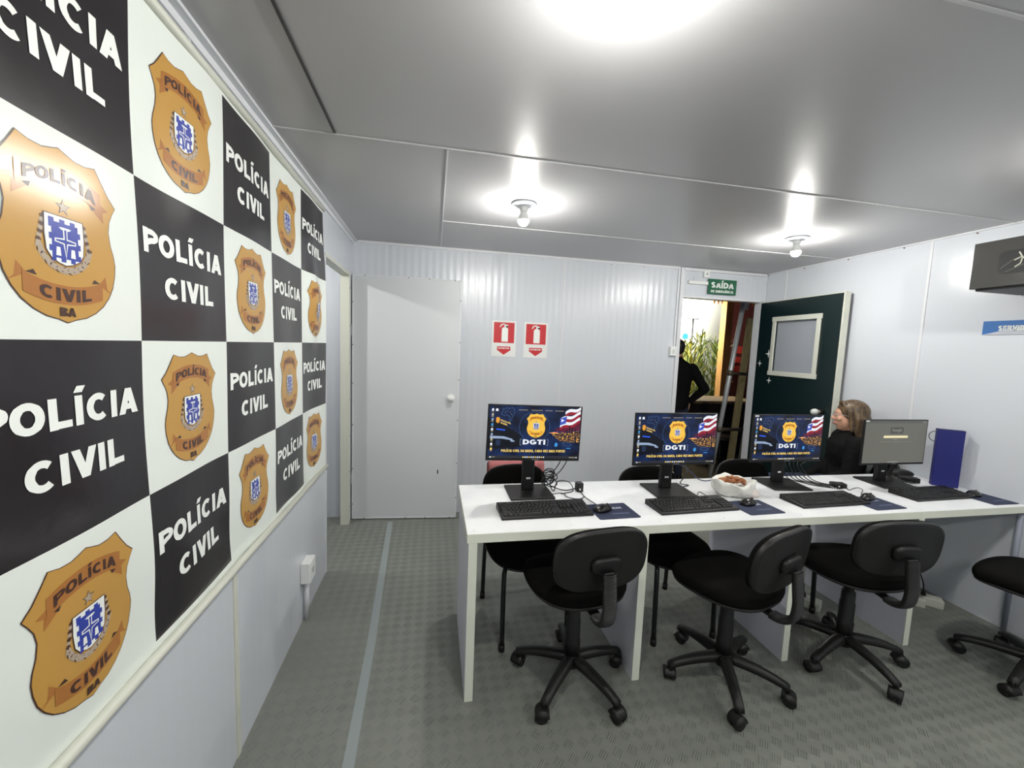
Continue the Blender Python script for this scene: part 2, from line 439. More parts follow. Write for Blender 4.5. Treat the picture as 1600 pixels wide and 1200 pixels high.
    for k in range(6): # top edge merlons
        x0 = -.125+k*.0417; v = .595 if k % 2 == 0 else .575
        c += [(x0, v), (x0+.0417, v)]
    for k in range(6):
        y0 = .575-k*.034; u = .125 if k % 2 == 1 else .105
        c += [(u, y0), (u, y0-.034)]
    for k in range(6):
        x0 = .115-k*.0383; v = .352 if k % 2 == 1 else .372
        c += [(x0, v), (x0-.0383, v)]
    for k in range(6):
        y0 = .371+k*.034; u = -.125 if k % 2 == 1 else -.105
        c += [(u, y0), (u, y0+.034)]
    A.poly(P(c), blue, 4)
    # pale outline of the cross, the blue cross in it, two little towers
    A.poly(P([(-.018, .545), (.018, .545), (.016, .49), (.085, .483), (.085, .462), (.018, .455), (.0, .372), (-.018, .455), (-.085, .462), (-.085, .483), (-.016, .49)]), white, 4.5)
    A.poly(P([(-.009, .54), (.009, .54), (.007, .482), (.075, .477), (.075, .468), (.009, .462), (.0, .39), (-.009, .462), (-.075, .468), (-.075, .477), (-.007, .482)]), blue, 5)
    A.poly(P([(-.05, .548), (-.03, .538), (0, .533), (.03, .538), (.05, .548), (.03, .552), (-.03, .552)]), white, 4.5)
    for sx in (-1, 1):
        x = sx*.058
        A.poly(P([(x-.02, .385), (x-.01, .385), (x-.008, .40), (x+.008, .40), (x+.01, .385), (x+.02, .385), (x+.014, .435), (x-.014, .435)]), white, 4.5)
    return A

# ---------------------------------------------------------------- the room shell
LW = 2.74                        # left wall ends here, doorway to the corridor up to 3.46
TRIMN = [0]
def S(name, g, label=None):
    o = struct(name, g)
    if label: o['label'] = label
    return o
def trim(g, label=None):
    TRIMN[0] += 1
    return S('trim_%d' % TRIMN[0], g, label)
S('floor', G().b2((-1.6, YB-.1, -.1), (W+.1, D+.08, 0), M_FLOOR), 'grey embossed vinyl floor')
S('ceiling', G().b2((-1.6, YB-.1, H), (W+.1, D+.08, H+.1), M_CEIL), 'grey white panelled ceiling')
g = G(); g.b2((-.06, YB, 0), (0, LW, H), M_WALLY); g.b2((-.06, LW, 2.06), (0, 3.46, H), M_WALLY); g.b2((-.06, 3.46, 0), (0, D, H), M_WALLY)
S('wall_left', g, 'white panel wall behind the chequered banner')
g = G(); g.b2((-1.6, D, 0), (3.035, D+.07, H), M_WALLX); g.b2((3.035, D, 2.085), (3.925, D+.07, H), M_WALLX); g.b2((3.925, D, 0), (W+.1, D+.07, H), M_WALLX)
S('wall_back', g, 'white ribbed panel wall with the open exit')
S('wall_right', G().b2((W, YB, 0), (W+.1, D, H), M_WALLY), 'white panel wall at the right end of the desk')
S('wall_front', G().b2((-1.6, YB-.1, 0), (W, YB, H), M_WALLX), 'white wall behind the viewer')
S('wall_side', G().b2((-1.7, YB, 0), (-1.6, D, H), M_WALLY), 'white wall of the side corridor')
# ceiling joints
M_JOINT = mat('ceiling_joint', (196, 197, 198), .4)
g = G()
for y in (2.868, 1.832, .80, -.24, -1.28): g.b2(((.715 if y > 2 else 0) if y != .8 else 0, y-.0045, H-.0035), (W, y+.0045, H), M_JOINT)
g.b2((.711, 1.84, H-.004), (.719, D, H), M_TRIM)
trim(g, 'pale joint strips between the ceiling panels')
trim(G().b2((.262, YB, H-.006), (.272, 1.815, H), mat('dark_joint', (60, 60, 62), .6)), 'dark gap between two ceiling panels')
g = G(); g.b2((0, YB, H-.035), (.012, D, H), M_TRIM); g.b2((0, YB, H-.012), (.035, D, H-.001), M_TRIM)
trim(g, 'white cornice along the left wall')
g = G(); g.b2((.04, D-.012, H-.02), (2.99, D, H), M_TRIM, 0)
for k in range(9): g.cyl((.3+.33*k, D-.006, H-.03), (.3+.33*k, D-.014, H-.03), .004, M_METAL, seg=8)
trim(g, 'thin cornice along the back wall')
trim(G().b2((3.03, D-.025, H-.03), (W-.03, D, H-.004), M_TRIM), 'white strip above the exit header')
g = G(); g.b2((W-.012, YB, H-.009), (W, D, H), M_TRIM)
for k in range(9): g.cyl((W-.006, .4+.4*k, H-.018), (W-.014, .4+.4*k, H-.018), .004, M_DWOOD, seg=8)
trim(g, 'thin cornice along the right wall')
# vertical joints of the wall panels
g = G()
for x in (1.832, -.62): g.b2((x-.006, D-.003, 0), (x+.006, D, H), M_TRIM)
trim(g, 'vertical joints of the back wall')
g = G()
for y in (3.39, 2.235, 1.2, .2): g.b2((W-.003, y-.008, 0), (W, y+.008, H), M_TRIM)
trim(g, 'vertical joints of the right wall')
g = G()
for y in (1.513, .33, -.8): g.b2((0, y-.014, 0), (.004, y+.014, H-.03), M_CREAM)
trim(g, 'vertical joints of the left wall')
trim(G().b2((-.062, LW-.012, 0), (.006, LW+.004, 2.06), M_TRIM), 'end cap of the left wall at the corridor doorway')
# jamb of the white door: cream metal channel with a hinge
g = G(); g.b2((-.062, 3.455, 0), (.006, 3.50, 2.07), M_CREAM); g.b2((-.062, LW, 2.045), (.006, 3.46, 2.07), M_CREAM)
for k in range(7): g.cyl((.006, 3.478, .15+.3*k), (.009, 3.478, .15+.3*k), .004, M_DWOOD, seg=8)
trim(g, 'cream jamb of the corridor doorway')
# exit opening trims
g = G(); g.b2((3.0, D-.014, 0), (3.04, D+.075, H-.004), M_TRIM); g.b2((3.04, D-.01, 2.075), (3.93, D+.075, 2.095), M_TRIM)
g.b2((3.918, D-.01, 0), (3.935, D+.075, 2.09), M_TRIM); g.b2((3.955, D-.01, 2.09), (3.967, D, H-.03), M_TRIM)
trim(g, 'white frame around the open exit')

# white door leaf, swung open against the back wall
d = thing('door_1', 'white inner door swung open flat against the back wall', 'door', (.012, 3.59, 0), -.07)
d['kind'] = 'structure'
g = G(); g.b2((0, -.036, .012), (.885, 0, 2.07), mat('door_white', (205, 209, 212), .3, build=noise_bump(300, .1, .0004)))
g.obj('door_leaf', d)
g = G()
for a, b in (((.0, -.039, .01), (.012, .002, 2.072)), ((.874, -.039, .01), (.888, .002, 2.072)), ((.0, -.039, .008), (.888, .002, .02)), ((0, -.039, 2.062), (.888, .002, 2.073))): g.b2(a, b, M_TRIM)
g.obj('edge_strip', d)
g = G()
for z in (.14, .45, .83, 1.18, 1.5, 1.85):
    g.cyl((.006, -.039, z), (.006, -.042, z), .0045, M_DWOOD, seg=8); g.cyl((.881, -.039, z+.05), (.881, -.042, z+.05), .0045, M_DWOOD, seg=8)
for x in (.1, .45, .62, .83): g.cyl((x, -.039, 2.067), (x, -.042, 2.067), .0045, M_DWOOD, seg=8); g.cyl((x, -.039, .014), (x, -.042, .014), .0045, M_DWOOD, seg=8)
g.obj('screws', d)
k = G().cyl((.82, -.037, 1.075), (.82, -.045, 1.075), .033, M_WHITE).cyl((.82, -.045, 1.075), (.82, -.065, 1.075), .014, M_WHITE).ball((.82, -.085, 1.075), .027, M_WHITE, (1, .8, 1)).obj('door_knob', d)
k['label'] = 'white round door knob'
for z in (.36, 1.62): G().b2((-.012, -.03, z-.045), (.004, .0, z+.045), M_METAL).obj('hinge', d)
G().b2((.715, -.0372, .405), (.725, -.036, .44), M_BLK).obj('keyhole_mark', d)

# dark green exit door, open into the room along the right wall
ang = math.atan2(2.72-3.60, 3.885-3.918)
d = thing('door_2', 'dark green exit door with a small framed window, standing open by the right wall', 'door', (3.918, 3.61, 0), ang)
d['kind'] = 'structure'
# local x runs from the hinge to the free edge, local -y faces the room's left side
wx0, wx1, wz0, wz1, DW, DH, T = .215, .665, 1.39, 1.88, .89, 2.07, .042
g = G()
for a, b in (((0, 0, .015), (wx0, T, DH)), ((wx1, 0, .015), (DW, T, DH)), ((wx0, 0, .015), (wx1, T, wz0)), ((wx0, 0, wz1), (wx1, T, DH))): g.b2(a, b, M_DGREEN)
g.obj('door_leaf', d)
g = G(); g.b2((DW-.002, -.006, .012), (DW+.004, T+.002, DH+.003), M_CREAM); g.b2((0, -.002, DH-.004), (DW, T+.002, DH+.004), M_CREAM); g.b2((DW-.012, -.004, .012), (DW, 0, DH), M_CREAM)
g.obj('edge_strip', d)
for s_, yy in ((-1, 0), (1, T)):
    g = G(); y0, y1 = (yy-.014, yy) if s_ < 0 else (yy, yy+.014)
    q = .042
    g.b2((wx0-q, y0, wz1-.008), (wx1+q, y1, wz1+q-.006), M_CREAM, .003); g.b2((wx0-q, y0, wz0-q+.006), (wx1+q, y1, wz0+.008), M_CREAM, .003)
    g.b2((wx0-q+.008, y0+.001, wz0), (wx0+.004, y1, wz1), M_CREAM, .003); g.b2((wx1-.004, y0+.001, wz0), (wx1+q-.008, y1, wz1), M_CREAM, .003)
    g.obj('window_frame', d)
G().b2((wx0, T*.4, wz0), (wx1, T*.4+.004, wz1), mat('door_pane', (184, 189, 198), .12, alpha=.55)).obj('window_pane', d)
for s_ in (-1, 1):
    y = 0 if s_ < 0 else T
    k = G().cyl((.775, y, 1.085), (.775, y+s_*.012, 1.085), .034, M_BLK).cyl((.775, y+s_*.012, 1.085), (.775, y+s_*.04, 1.085), .016, M_CREAM)
    k.lathe([(.0005, 0), (.022, .002), (.027, .02), (.022, .045), (.012, .052), (.0005, .054)], M_WHITE)
    bmesh.ops.transform(k.bm, matrix=Matrix.Translation((.775, y+s_*.03, 1.085)) @ Matrix.Rotation(-s_*PI/2, 4, 'X'), verts=[v for v in k.bm.verts if abs(v.co.x) < .04 and abs(v.co.y) < .04 and v.co.z < .06])
    o = k.obj('door_knob', d); o['label'] = 'white door knob with a dark rose'
for (x, z, r) in ((.155, 1.56, .042), (.05, 1.462, .032), (.19, 1.30, .034)):
    g = G(); pts = []
    for k in range(8):
        rr = r if k % 2 == 0 else r*.26; t = k*PI/4; pts.append((x+rr*math.cos(t), z+rr*math.sin(t)))
    g.prism(pts, lambda u, v, q: Vector((u, -.0005-q, v)), .001, M_WHITE); o = g.obj('star_sticker', d); o['label'] = 'white four-pointed star sticker'

# ---------------------------------------------------------------- lamps
def lamp(x, y, label, grp='ceiling bulbs'):
    t = thing('ceiling_lamp', label, 'lamp', (x, y, H), 0, grp)
    G().lathe([(.072, 0), (.075, -.006), (.066, -.014), (.03, -.018), (.026, -.02)], mat('lamp_base', (236, 240, 248), .4), seg=32).obj('base_plate', t)
    G().lathe([(.024, -.016), (.023, -.035), (.019, -.048), (.016, -.050), (.019, -.054), (.027, -.074), (.0305, -.086), (.0312, -.093), (.0306, -.0945)], M_WHITE).obj('socket', t)
    o = G().lathe([(.0306, -.0945), (.0312, -.098), (.0298, -.105), (.0250, -.1135), (.0170, -.1225), (.004, -.127)], M_BULB, seg=14).obj('bulb', t)
    o['label'] = 'glowing white bulb'
    return t
lamp(1.17, 2.385, 'lit bare bulb on a round white base, above the first monitor')
lamp(3.134, 2.475, 'lit bare bulb on a round white base, nearest the green exit door')
lamp(1.085, .87, 'lit bare bulb cut by the top edge, nearest the viewer')
lamp(3.134, .95, 'lit bare bulb over the right side, outside the frame')
lamp(1.1, -.75, 'lit bare bulb behind the viewer on the left')
lamp(3.1, -.75, 'lit bare bulb behind the viewer on the right')
lamp(-.75, 2.9, 'unseen bare bulb added to light the side corridor behind the banner wall')  # out of sight, added to brighten the corridor seen through the doorway

# ---------------------------------------------------------------- the chequered banner
CY0, CP, RZ = .692, .383, [.778, 1.148, 1.512, 1.876, 2.262]
NC0, NC1 = -2, 4                 # columns, 0 is the first seen whole
BY0, BY1 = CY0+NC0*CP, CY0+(NC1+1)*CP-.003
def cloth_x(y, z):
    x = .020+.0035*math.sin(6.3*y+2.1*z)+.0016*math.sin(19*y-3*z+1)+.003*math.exp(-((y-1.0)/.5)**2)*math.sin(9*z+5*y)
    x += .005*math.exp(-((z-.85)/.12)**2)*math.sin(15*y+9*z)*(1 if y < 1.6 else .5)
    t = (y-2.224)/.385
    if t > -.3:
        a = math.exp(-((z-1.72)/.17)**2)
        x += .034*a*math.exp(-((t-.42)/.2)**2)
        x += .016*max(0, t)**2*(1/(1+math.exp((z-2.0)*14)))
    return x
def bmap(u, v, l): return Vector((cloth_x(u, v)+.0006+l*.0005, u, v))
ban = thing('banner', 'long black and white chequered vinyl banner with gold badges hanging on the left wall', 'banner', (0, .8, 0))
ban.location = (0, 0, 0)
g = G(); ny, nz = 200, 120
ys = sorted(set([BY0+(BY1-BY0)*i/ny for i in range(ny+1)]+[CY0+k*CP for k in range(NC0+1, NC1+1)]))
zs = sorted(set([.752+(2.275-.752)*i/nz for i in range(nz+1)]+RZ[1:4]))
GV = [[g.bm.verts.new((cloth_x(y, z), y, z)) for z in zs] for y in ys]
iw, ib = g.mi(M_VWHITE), g.mi(M_VBLACK)
for i in range(len(ys)-1):
    for j in range(len(zs)-1):
        f = g.bm.faces.new((GV[i][j], GV[i+1][j], GV[i+1][j+1], GV[i][j+1])); f.smooth = True
        cy, cz = (ys[i]+ys[i+1])/2, (zs[j]+zs[j+1])/2
        c = math.floor((cy-CY0)/CP); r = 3-max(0, min(3, sum(cz > q for q in RZ[1:4])))
        blk = (c+r) % 2 == 0 and .778 < cz < 2.262
        f.material_index = ib if blk else iw
# rounded black corners at the top hem are part of the print: keep squares plain
A = Art()
BADGE = badge_art(M_GOLD, M_RIB, M_BROWN, M_BLUE, M_LETTER, M_GREYL)
for c in range(NC0, NC1+1):
    for r in range(4):
        cy = CY0+(c+.5)*CP; z1 = [2.236, 1.876, 1.512, 1.148][r]; z0 = [1.876, 1.512, 1.148, .784][r]
        if (c+r) % 2 == 0:
            A.text('POLÍCIA', cy-.002, z1-.159, .345, .056, M_LETTER, 1, .035)
            A.text('CIVIL', cy+.006, z1-.260, .222, .056, M_LETTER, 1, .035)
        else: A.add(BADGE, cy-.004, (z0+z1)/2+.0, .97)
A.emit(g, bmap, cut=.03)
for f in g.bm.faces: f.smooth = True
cl = g.obj('printed_cloth', ban, normals=False)
m = cl.modifiers.new('t', 'SOLIDIFY'); m.thickness = .0006; m.offset = -1
cl.modifiers.remove(m)
G().cyl((.024, BY0-.02, 2.283), (.024, BY1+.01, 2.283), .0125, M_CREAM).obj('top_rod', ban)
g = G().cyl((.03, BY0-.02, .752), (.034, BY1+.03, .752), .0125, M_CREAM); g.obj('bottom_rod', ban)
for y in (0.1, 1.3, 2.4): G().tube([(.024, y, 2.285), (.02, y, 2.31), (.006, y, 2.325)], .003, M_TRIM).obj('hanger', ban)

# ---------------------------------------------------------------- small fixtures on the walls
o = thing('socket_box', 'white socket box with a vertical conduit low on the left wall below the banner', 'socket', (0, 2.27, 0))
G().b2((0, -.05, .225), (.05, .05, .34), M_WHITE, .005).obj('box', o)
G().cyl((.05, .0, .283), (.0525, .0, .283), .017, mat('socket_grey', (180, 184, 184), .5)).obj('outlet', o)
G().cyl((.017, .0, .0), (.017, .0, .23), .0125, M_TRIM).obj('conduit', o)

o = thing('light_switch', 'white light switch at the end of a thin conduit left of the exit', 'switch', (2.968, D, 1.55))
G().b2((-.035, -.03, -.045), (.03, 0, .045), M_WHITE, .004).obj('switch_box', o)
G().b2((-.008, -.034, -.02), (.012, -.029, .02), M_TRIM, .002).obj('rocker', o)
G().b2((.004, -.012, .04), (.024, 0, H-1.55-.022), M_TRIM).obj('conduit', o)

def plate_text(g, txt, cx, z, w, h, m, y, off=.03): Art().text(txt, cx, z, w, h, m, 0, off).emit(g, lambda u, v, l: Vector((u, y, v)))
o = thing('exit_sign', 'green SAÍDA emergency exit sign over the open doorway', 'sign', (3.445, D, 2.195))
o.rotation_euler = (0, 0, 0)
G().b2((-.155, -.03, -.072), (.155, -.026, .072), M_GREEN).obj('plate', o)
G().b2((-.12, -.026, -.05), (.12, 0, .05), M_TRIM).obj('standoff', o)
g = G(); plate_text(g, 'SAÍDA', 0, -.012, .25, .056, M_LETTER, -.0305); plate_text(g, 'DE EMERGÊNCIA', 0, -.056, .25, .024, M_LETTER, -.0305, .01)
g.obj('lettering', o, normals=False)
o = thing('junction_box', 'small white junction box above the green exit sign', 'box', (3.262, D, 2.308))
G().b2((-.03, -.035, -.032), (.03, 0, .032), M_WHITE, .003).obj('box_body', o)
G().cyl((0, -.035, 0), (0, -.038, 0), .012, M_METAL).obj('screw_cap', o)
o = thing('emergency_light', 'slim white light bar left of the green exit sign', 'lamp', (3.2, D, 2.222))
G().b2((-.12, -.03, -.016), (.09, 0, .016), M_WHITE, .005).obj('light_bar', o)
G().tube([(-.06, -.01, .014), (-.06, -.01, .05), (.03, -.01, .05), (.035, -.01, .06)], .002, M_TRIM).obj('cord', o)

def ext_sign(x0, zt, label):
    o = thing('extinguisher_sign', label, 'sign', (x0, D, zt), 0, 'red and white extinguisher signs')
    G().b2((-.018, -.003, -.305), (.205, 0, .015), M_WHITE).obj('plate', o)
    g = G(); A = Art(); A.rect(0, -.183, .187, 0, M_RED, 0)
    A.poly([(.072, -.172), (.13, -.172), (.13, -.06), (.122, -.047), (.108, -.042), (.108, -.03), (.128, -.03), (.128, -.022), (.108, -.018), (.09, -.018), (.07, -.026), (.058, -.045), (.052, -.042), (.062, -.02), (.08, -.012), (.1, -.008), (.1, -.008), (.094, -.02), (.094, -.042), (.08, -.047), (.072, -.06)], M_LETTER, 1)
    A.poly([(.035, -.215), (.155, -.215), (.155, -.235), (.16, -.245), (.095, -.29), (.03, -.245), (.035, -.235)], M_RED, 0)
    A.text('EXTINTOR', .095, -.238, .1, .014, M_LETTER, 1, .01)
    A.emit(g, lambda u, v, l: Vector((u, -.0035-l*.0004, v))); g.obj('pictogram', o, normals=False)
ext_sign(1.197, 1.748, 'left of the two red and white fire extinguisher signs on the back wall')
ext_sign(1.493, 1.745, 'right of the two red and white fire extinguisher signs on the back wall')

o = thing('blue_sign', 'blue and grey SERVIDOR door sign on the right wall below the dark wall unit', 'sign', (W, 1.915, 1.755))
G().b2((-.004, -.42, -.041), (0, 0, .041), mat('sign_blue', (44, 104, 172), .4)).obj('plate', o)
g = G(); A = Art(); A.poly([(0, -.041), (.42, -.041), (.42, .03), (.18, .008)], mat('sign_grey', (176, 180, 190), .4), 0)
A.text('SERVIDOR', .150, -.018, .158, .030, M_LETTER, 1, .02); A.emit(g, lambda u, v, l: Vector((-.0046-l*.0004, -u, v)))
g.obj('lettering', o, normals=False)

o = thing('wall_unit', 'dark grey box-shaped unit with a pale branching emblem high on the right wall', 'wall unit', (W, 1.80, 1.95))
# body sticks out .35 m; front face turned to the room
M_DG = mat('dark_unit', (62, 62, 60), .24, build=noise_bump(5, .5, .014))
G().b2((-.345, -1.0, 0), (0, 0, .25), M_DG, .003).obj('body', o)
g = G(); 
def rrect(u0, v0, u1, v1, r, k=6):
    out = []
    for cx, cy, a0 in ((u1-r, v1-r, 0), (u0+r, v1-r, 90), (u0+r, v0+r, 180), (u1-r, v0+r, 270)):
        for i in range(k+1): a = math.radians(a0+90*i/k); out.append((cx+r*math.cos(a), cy+r*math.sin(a)))
    return out
A = Art(); A.poly(rrect(-.85, .065, -.11, .185, .03), mat('dark_inset', (26, 27, 27), .35), 0)
mp = mat('emblem_pale', (186, 186, 172), .4)
A.band([(-.185, .17), (-.20, .14), (-.225, .12), (-.215, .085)], .006, mp, 1); A.band([(-.17, .13), (-.2, .145)], .0045, mp, 1); A.band([(-.225, .12), (-.26, .125)], .006, mp, 1)
A.band([(-.25+.032*math.cos(k*PI/8), .122+.032*math.sin(k*PI/8)) for k in range(16)], .0045, mp, 1, True)
A.band([(-.285, .125), (-.31, .14), (-.33, .17)], .006, mp, 1); A.band([(-.3, .115), (-.32, .085)], .006, mp, 1)
A.band([(-.12, .095), (-.16, .13), (-.19, .145)], .0025, mat('emblem_grey', (96, 96, 92), .4), 1); A.band([(-.14, .075), (-.21, .105)], .0025, MATS['emblem_grey'], 1)
A.band([(-.2, .14), (-.195, .11), (-.175, .095)], .005, mp, 1); A.band([(-.215, .085), (-.235, .07)], .005, mp, 1)
A.emit(g, lambda u, v, l: Vector((-.3456-l*.0005, u, v))); g.obj('emblem_panel', o, normals=False)
G().b2((-.33, -.98, -.012), (-.01, -.02, 0), M_BLK).obj('underside_vent', o)
o = thing('wall_conduit', 'white vertical conduit on the right wall beneath the desk end', 'conduit', (W, 1.63, 0))
G().cyl((-.014, 0, 0), (-.014, 0, .70), .0125, mat('conduit_grey', (142, 148, 162), .5)).obj('pipe', o)

# the tape strip stuck on the floor
pts = [(-.9, .455), (.3, .425), (1.0, .41), (1.42, .40), (2.05, .390), (2.8, .362), (3.48, .336)]
g = G(); V = []
for y, x in pts: V.append((g.bm.verts.new((x-.021, y, .0012)), g.bm.verts.new((x+.021, y, .0012))))
for a, b in zip(V, V[1:]): g.bm.faces.new((a[0], a[1], b[1], b[0]))
g.mi(M_TAPE); r = bmesh.ops.extrude_face_region(g.bm, geom=list(g.bm.faces)); bmesh.ops.translate(g.bm, vec=(0, 0, -.0011), verts=[v for v in r['geom'] if isinstance(v, bmesh.types.BMVert)])
o = g.obj('floor_tape'); tag(o, 'long grey tape strip running along the floor towards the white door', 'tape')

# ---------------------------------------------------------------- the long desk
DZ = .752; DF, DB = 1.612, 2.212
desk = thing('desk', 'long white counter desk carrying four monitors, running to the right wall', 'desk', (.83, DF, 0))
def dk(lo, hi): return (Vector(lo)-Vector((.83, DF, 0)), Vector(hi)-Vector((.83, DF, 0)))
for x0, x1 in ((.826, 3.212), (3.2135, W-.003)):
    g = G(); a, b = dk((x0, DF+.002, DZ-.038), (x1, DB, DZ)); g.b2(a, b, M_DESK)
    a, b = dk((x0, DF-.001, DZ-.039), (x1, DF+.003, DZ-.001)); g.b2(a, b, M_DESKE)
    if x0 < 1: a, b = dk((x0-.001, DF, DZ-.039), (x0+.001, DB, DZ-.0005)); g.b2(a, b, M_DESKE)
    for k in range(int((x1-x0)/.38)):
        a, _ = dk((x0+.03+k*.4+.03*(k % 3), DF+.03+.006*(k % 2), DZ), (0, 0, 0)); g.cyl(a-Vector((0, 0, .001)), a+Vector((0, 0, .0008)), .004, M_PANEL, seg=8)
    g.obj('worktop', desk)
for x in (.832, 1.612, 2.43, 3.20):
    g = G(); a, b = dk((x, DF+.004, 0), (x+.036, DB-.004, DZ-.04)); g.b2(a, b, M_PANEL)
    a, b = dk((x, DF, 0), (x+.036, DF+.005, DZ-.04)); g.b2(a, b, M_DESKE)
    for z in (.33, .47): a, _ = dk((x+.037, DF+.2, z), (0, 0, 0)); g.cyl(a-Vector((.002, 0, 0)), a, .004, M_DWOOD, seg=8)
    g.obj('side_panel', desk)

# ---------------------------------------------------------------- monitors
def emi(name, col, k=1.0):
    return mat(name, (0, 0, 0), .25, build=lambda nt, p: (setattr(p.inputs['Emission Color'], 'default_value', srgb(*col)), setattr(p.inputs['Emission Strength'], 'default_value', k)))
SW, SH = .478, .269
def wall_art():
    """desktop picture, emissive; origin at screen centre, u right, v up"""
    def sky(nt, p):
        c = coord(nt); s_ = N(nt, 'ShaderNodeSeparateXYZ'); L(nt, c, s_.inputs[0])
        n = N(nt, 'ShaderNodeTexNoise'); n.inputs['Scale'].default_value = 11; n.inputs['Detail'].default_value = 6; L(nt, c, n.inputs[0])
        r = N(nt, 'ShaderNodeValToRGB'); e = r.color_ramp.elements
        e[0].position = .35; e[0].color = srgb(5, 10, 28); e[1].position = .76; e[1].color = srgb(24, 50, 104)
        L(nt, n.outputs[0], r.inputs[0]); L(nt, r.outputs[0], p.inputs['Emission Color']); p.inputs['Emission Strength'].default_value = 1
    def city(nt, p):
        c = coord(nt, (1.0, 1, 2.2)); n = N(nt, 'ShaderNodeTexNoise'); n.inputs['Scale'].default_value = 90; n.inputs['Detail'].default_value = 3; L(nt, c, n.inputs[0])
        r = N(nt, 'ShaderNodeValToRGB'); e = r.color_ramp.elements
        e[0].position = .5; e[0].color = srgb(14, 16, 40); e[1].position = .66; e[1].color = srgb(255, 190, 90)
        L(nt, n.outputs[0], r.inputs[0]); L(nt, r.outputs[0], p.inputs['Emission Color']); p.inputs['Emission Strength'].default_value = 1.1
    msky = mat('screen_sky', (0, 0, 0), .25, build=sky); mcity = mat('screen_city', (0, 0, 0), .25, build=city)
    eg, er, eb, ebl, ew, ewr = emi('screen_gold', (248, 200, 78)), emi('screen_orange', (232, 160, 50)), emi('screen_brown', (120, 74, 22)), emi('screen_blue', (60, 76, 150)), emi('screen_white', (240, 244, 250)), emi('screen_grey', (190, 180, 150))
    dk_, mid, glow, fr, fb, yl, tb, ln, car, cb = emi('screen_dark', (9, 12, 24)), emi('screen_mid', (32, 46, 78)), emi('screen_glow', (255, 170, 90)), emi('screen_red', (150, 28, 48)), emi('screen_flagblue', (60, 84, 190)), emi('screen_yellow', (250, 214, 110)), emi('screen_taskbar', (44, 46, 54)), emi('screen_line', (70, 110, 160)), emi('screen_carbody', (150, 170, 200)), emi('screen_bluelight', (40, 90, 230))
    A = Art(); A.rect(-SW/2, -SH/2, SW/2, SH/2, msky, 0)
    # building on the left in perspective, its name in yellow letters
    A.poly([(-.239, .075), (-.10, .01), (-.07, -.02), (-.07, -.075), (-.239, -.09)], dk_, 1)
    for k in range(5): A.poly([(-.15+k*.02, .035-k*.011), (-.136+k*.02, .028-k*.011), (-.136+k*.02, .022-k*.011), (-.15+k*.02, .028-k*.011)], mid, 2)
    A.poly([(-.203, .072), (-.193, .076), (-.184, .068), (-.186, .05), (-.195, .043), (-.204, .052)], er, 2)
    for j, (t_, ww) in enumerate((('POLICIA CIVIL', .052), ('DA BAHIA', .034))):
        vs, fs = glyphs(t_); A.L.append(([(-.18+a*ww, .056-j*.013+b*.008-a*ww*.32) for a, b in vs], fs, yl, 2))
    # patrol car
    A.poly([(-.225, -.005), (-.21, .012), (-.15, .006), (-.125, -.02), (-.10, -.03), (-.10, -.06), (-.22, -.07)], dk_, 2.5)
    A.poly([(-.23, -.02), (-.16, -.022), (-.115, -.035), (-.115, -.042), (-.17, -.034), (-.23, -.034)], car, 3)
    A.poly([(-.2, .010), (-.155, .006), (-.155, .013), (-.2, .018)], cb, 3)
    A.poly([(-.2, -.04), (-.176, -.04), (-.176, -.068), (-.2, -.07)], mid, 3.5); A.poly([(-.125, -.04), (-.105, -.042), (-.105, -.05), (-.125, -.048)], car, 3.5)
    # Bahia outline
    pts = [(-.175, .10), (-.168, .108), (-.172, .118), (-.16, .116), (-.15, .124), (-.14, .118), (-.125, .124), (-.113, .116), (-.112, .098), (-.12, .085), (-.125, .07), (-.13, .055), (-.137, .06), (-.135, .078), (-.15, .086), (-.165, .084), (-.178, .09)]
    A.band(pts, .0016, ln, 2, True)
    for p in ((-.15, .105), (-.135, .1), (-.128, .09), (-.16, .098)): A.rect(p[0], p[1], p[0]+.002, p[1]+.002, ew, 2.2)
    # glow, city, water, flag on the right
    A.poly([(.075, .0), (.13, .012), (.15, .004), (.239, .02), (.239, -.01), (.12, -.012)], emi('screen_dusk', (96, 60, 110)), 1)
    A.poly([(.09, -.003), (.239, .012), (.239, -.05), (.14, -.045), (.10, -.02)], mcity, 2)
    A.poly([(.072, -.001), (.10, .004), (.13, 0), (.10, -.004)], glow, 3)
    A.poly([(.12, -.001), (.13, .02), (.135, 0)], mid, 3)
    for k, x in enumerate((.165, .18, .195, .21, .222)): A.rect(x, -.0, x+.007, .014+.008*((k*3) % 4), dk_, 3)
    def wavy(u0, u1, v0, th, m, l, sl=.36, am=.006):
        n = 10; top = []; bot = []
        for i in range(n+1):
            u = u0+(u1-u0)*i/n; v = v0+sl*(u-u0)+am*math.sin((u-u0)*75); top.append((u, v+th/2)); bot.append((u, v-th/2))
        A.poly(bot+top[::-1], m, l)
    for k, m_ in enumerate((ew, fr, ew, fr, ew, fr)): wavy(.13 if k > 1 else .155, .237, .098-k*.0155-(.0 if k > 1 else -.006), .0155, m_, 2+k*.1, .33)
    A.poly([(.128, .075), (.165, .088), (.16, .05), (.13, .04)], fb, 3.5); A.poly([(.135, .074), (.152, .066), (.136, .056)], ew, 4)
    A.poly([(.10, .02), (.239, .055), (.239, .018), (.13, .004)], emi('screen_maroon', (92, 22, 52)), 1.5)
    # ring behind the badge, the badge
    A.band([(-.004+.079*math.cos(k*PI/24), .028+.079*math.sin(k*PI/24)) for k in range(48)], .0012, ln, 2, True)
    bd = badge_art(eg, er, eb, ebl, ew, ewr, .125, detail=False)
    A.add(bd, .004, .035, 1, None, 3)
    A.text('DGTI', -.002, -.062, .118, .026, ew, 9)
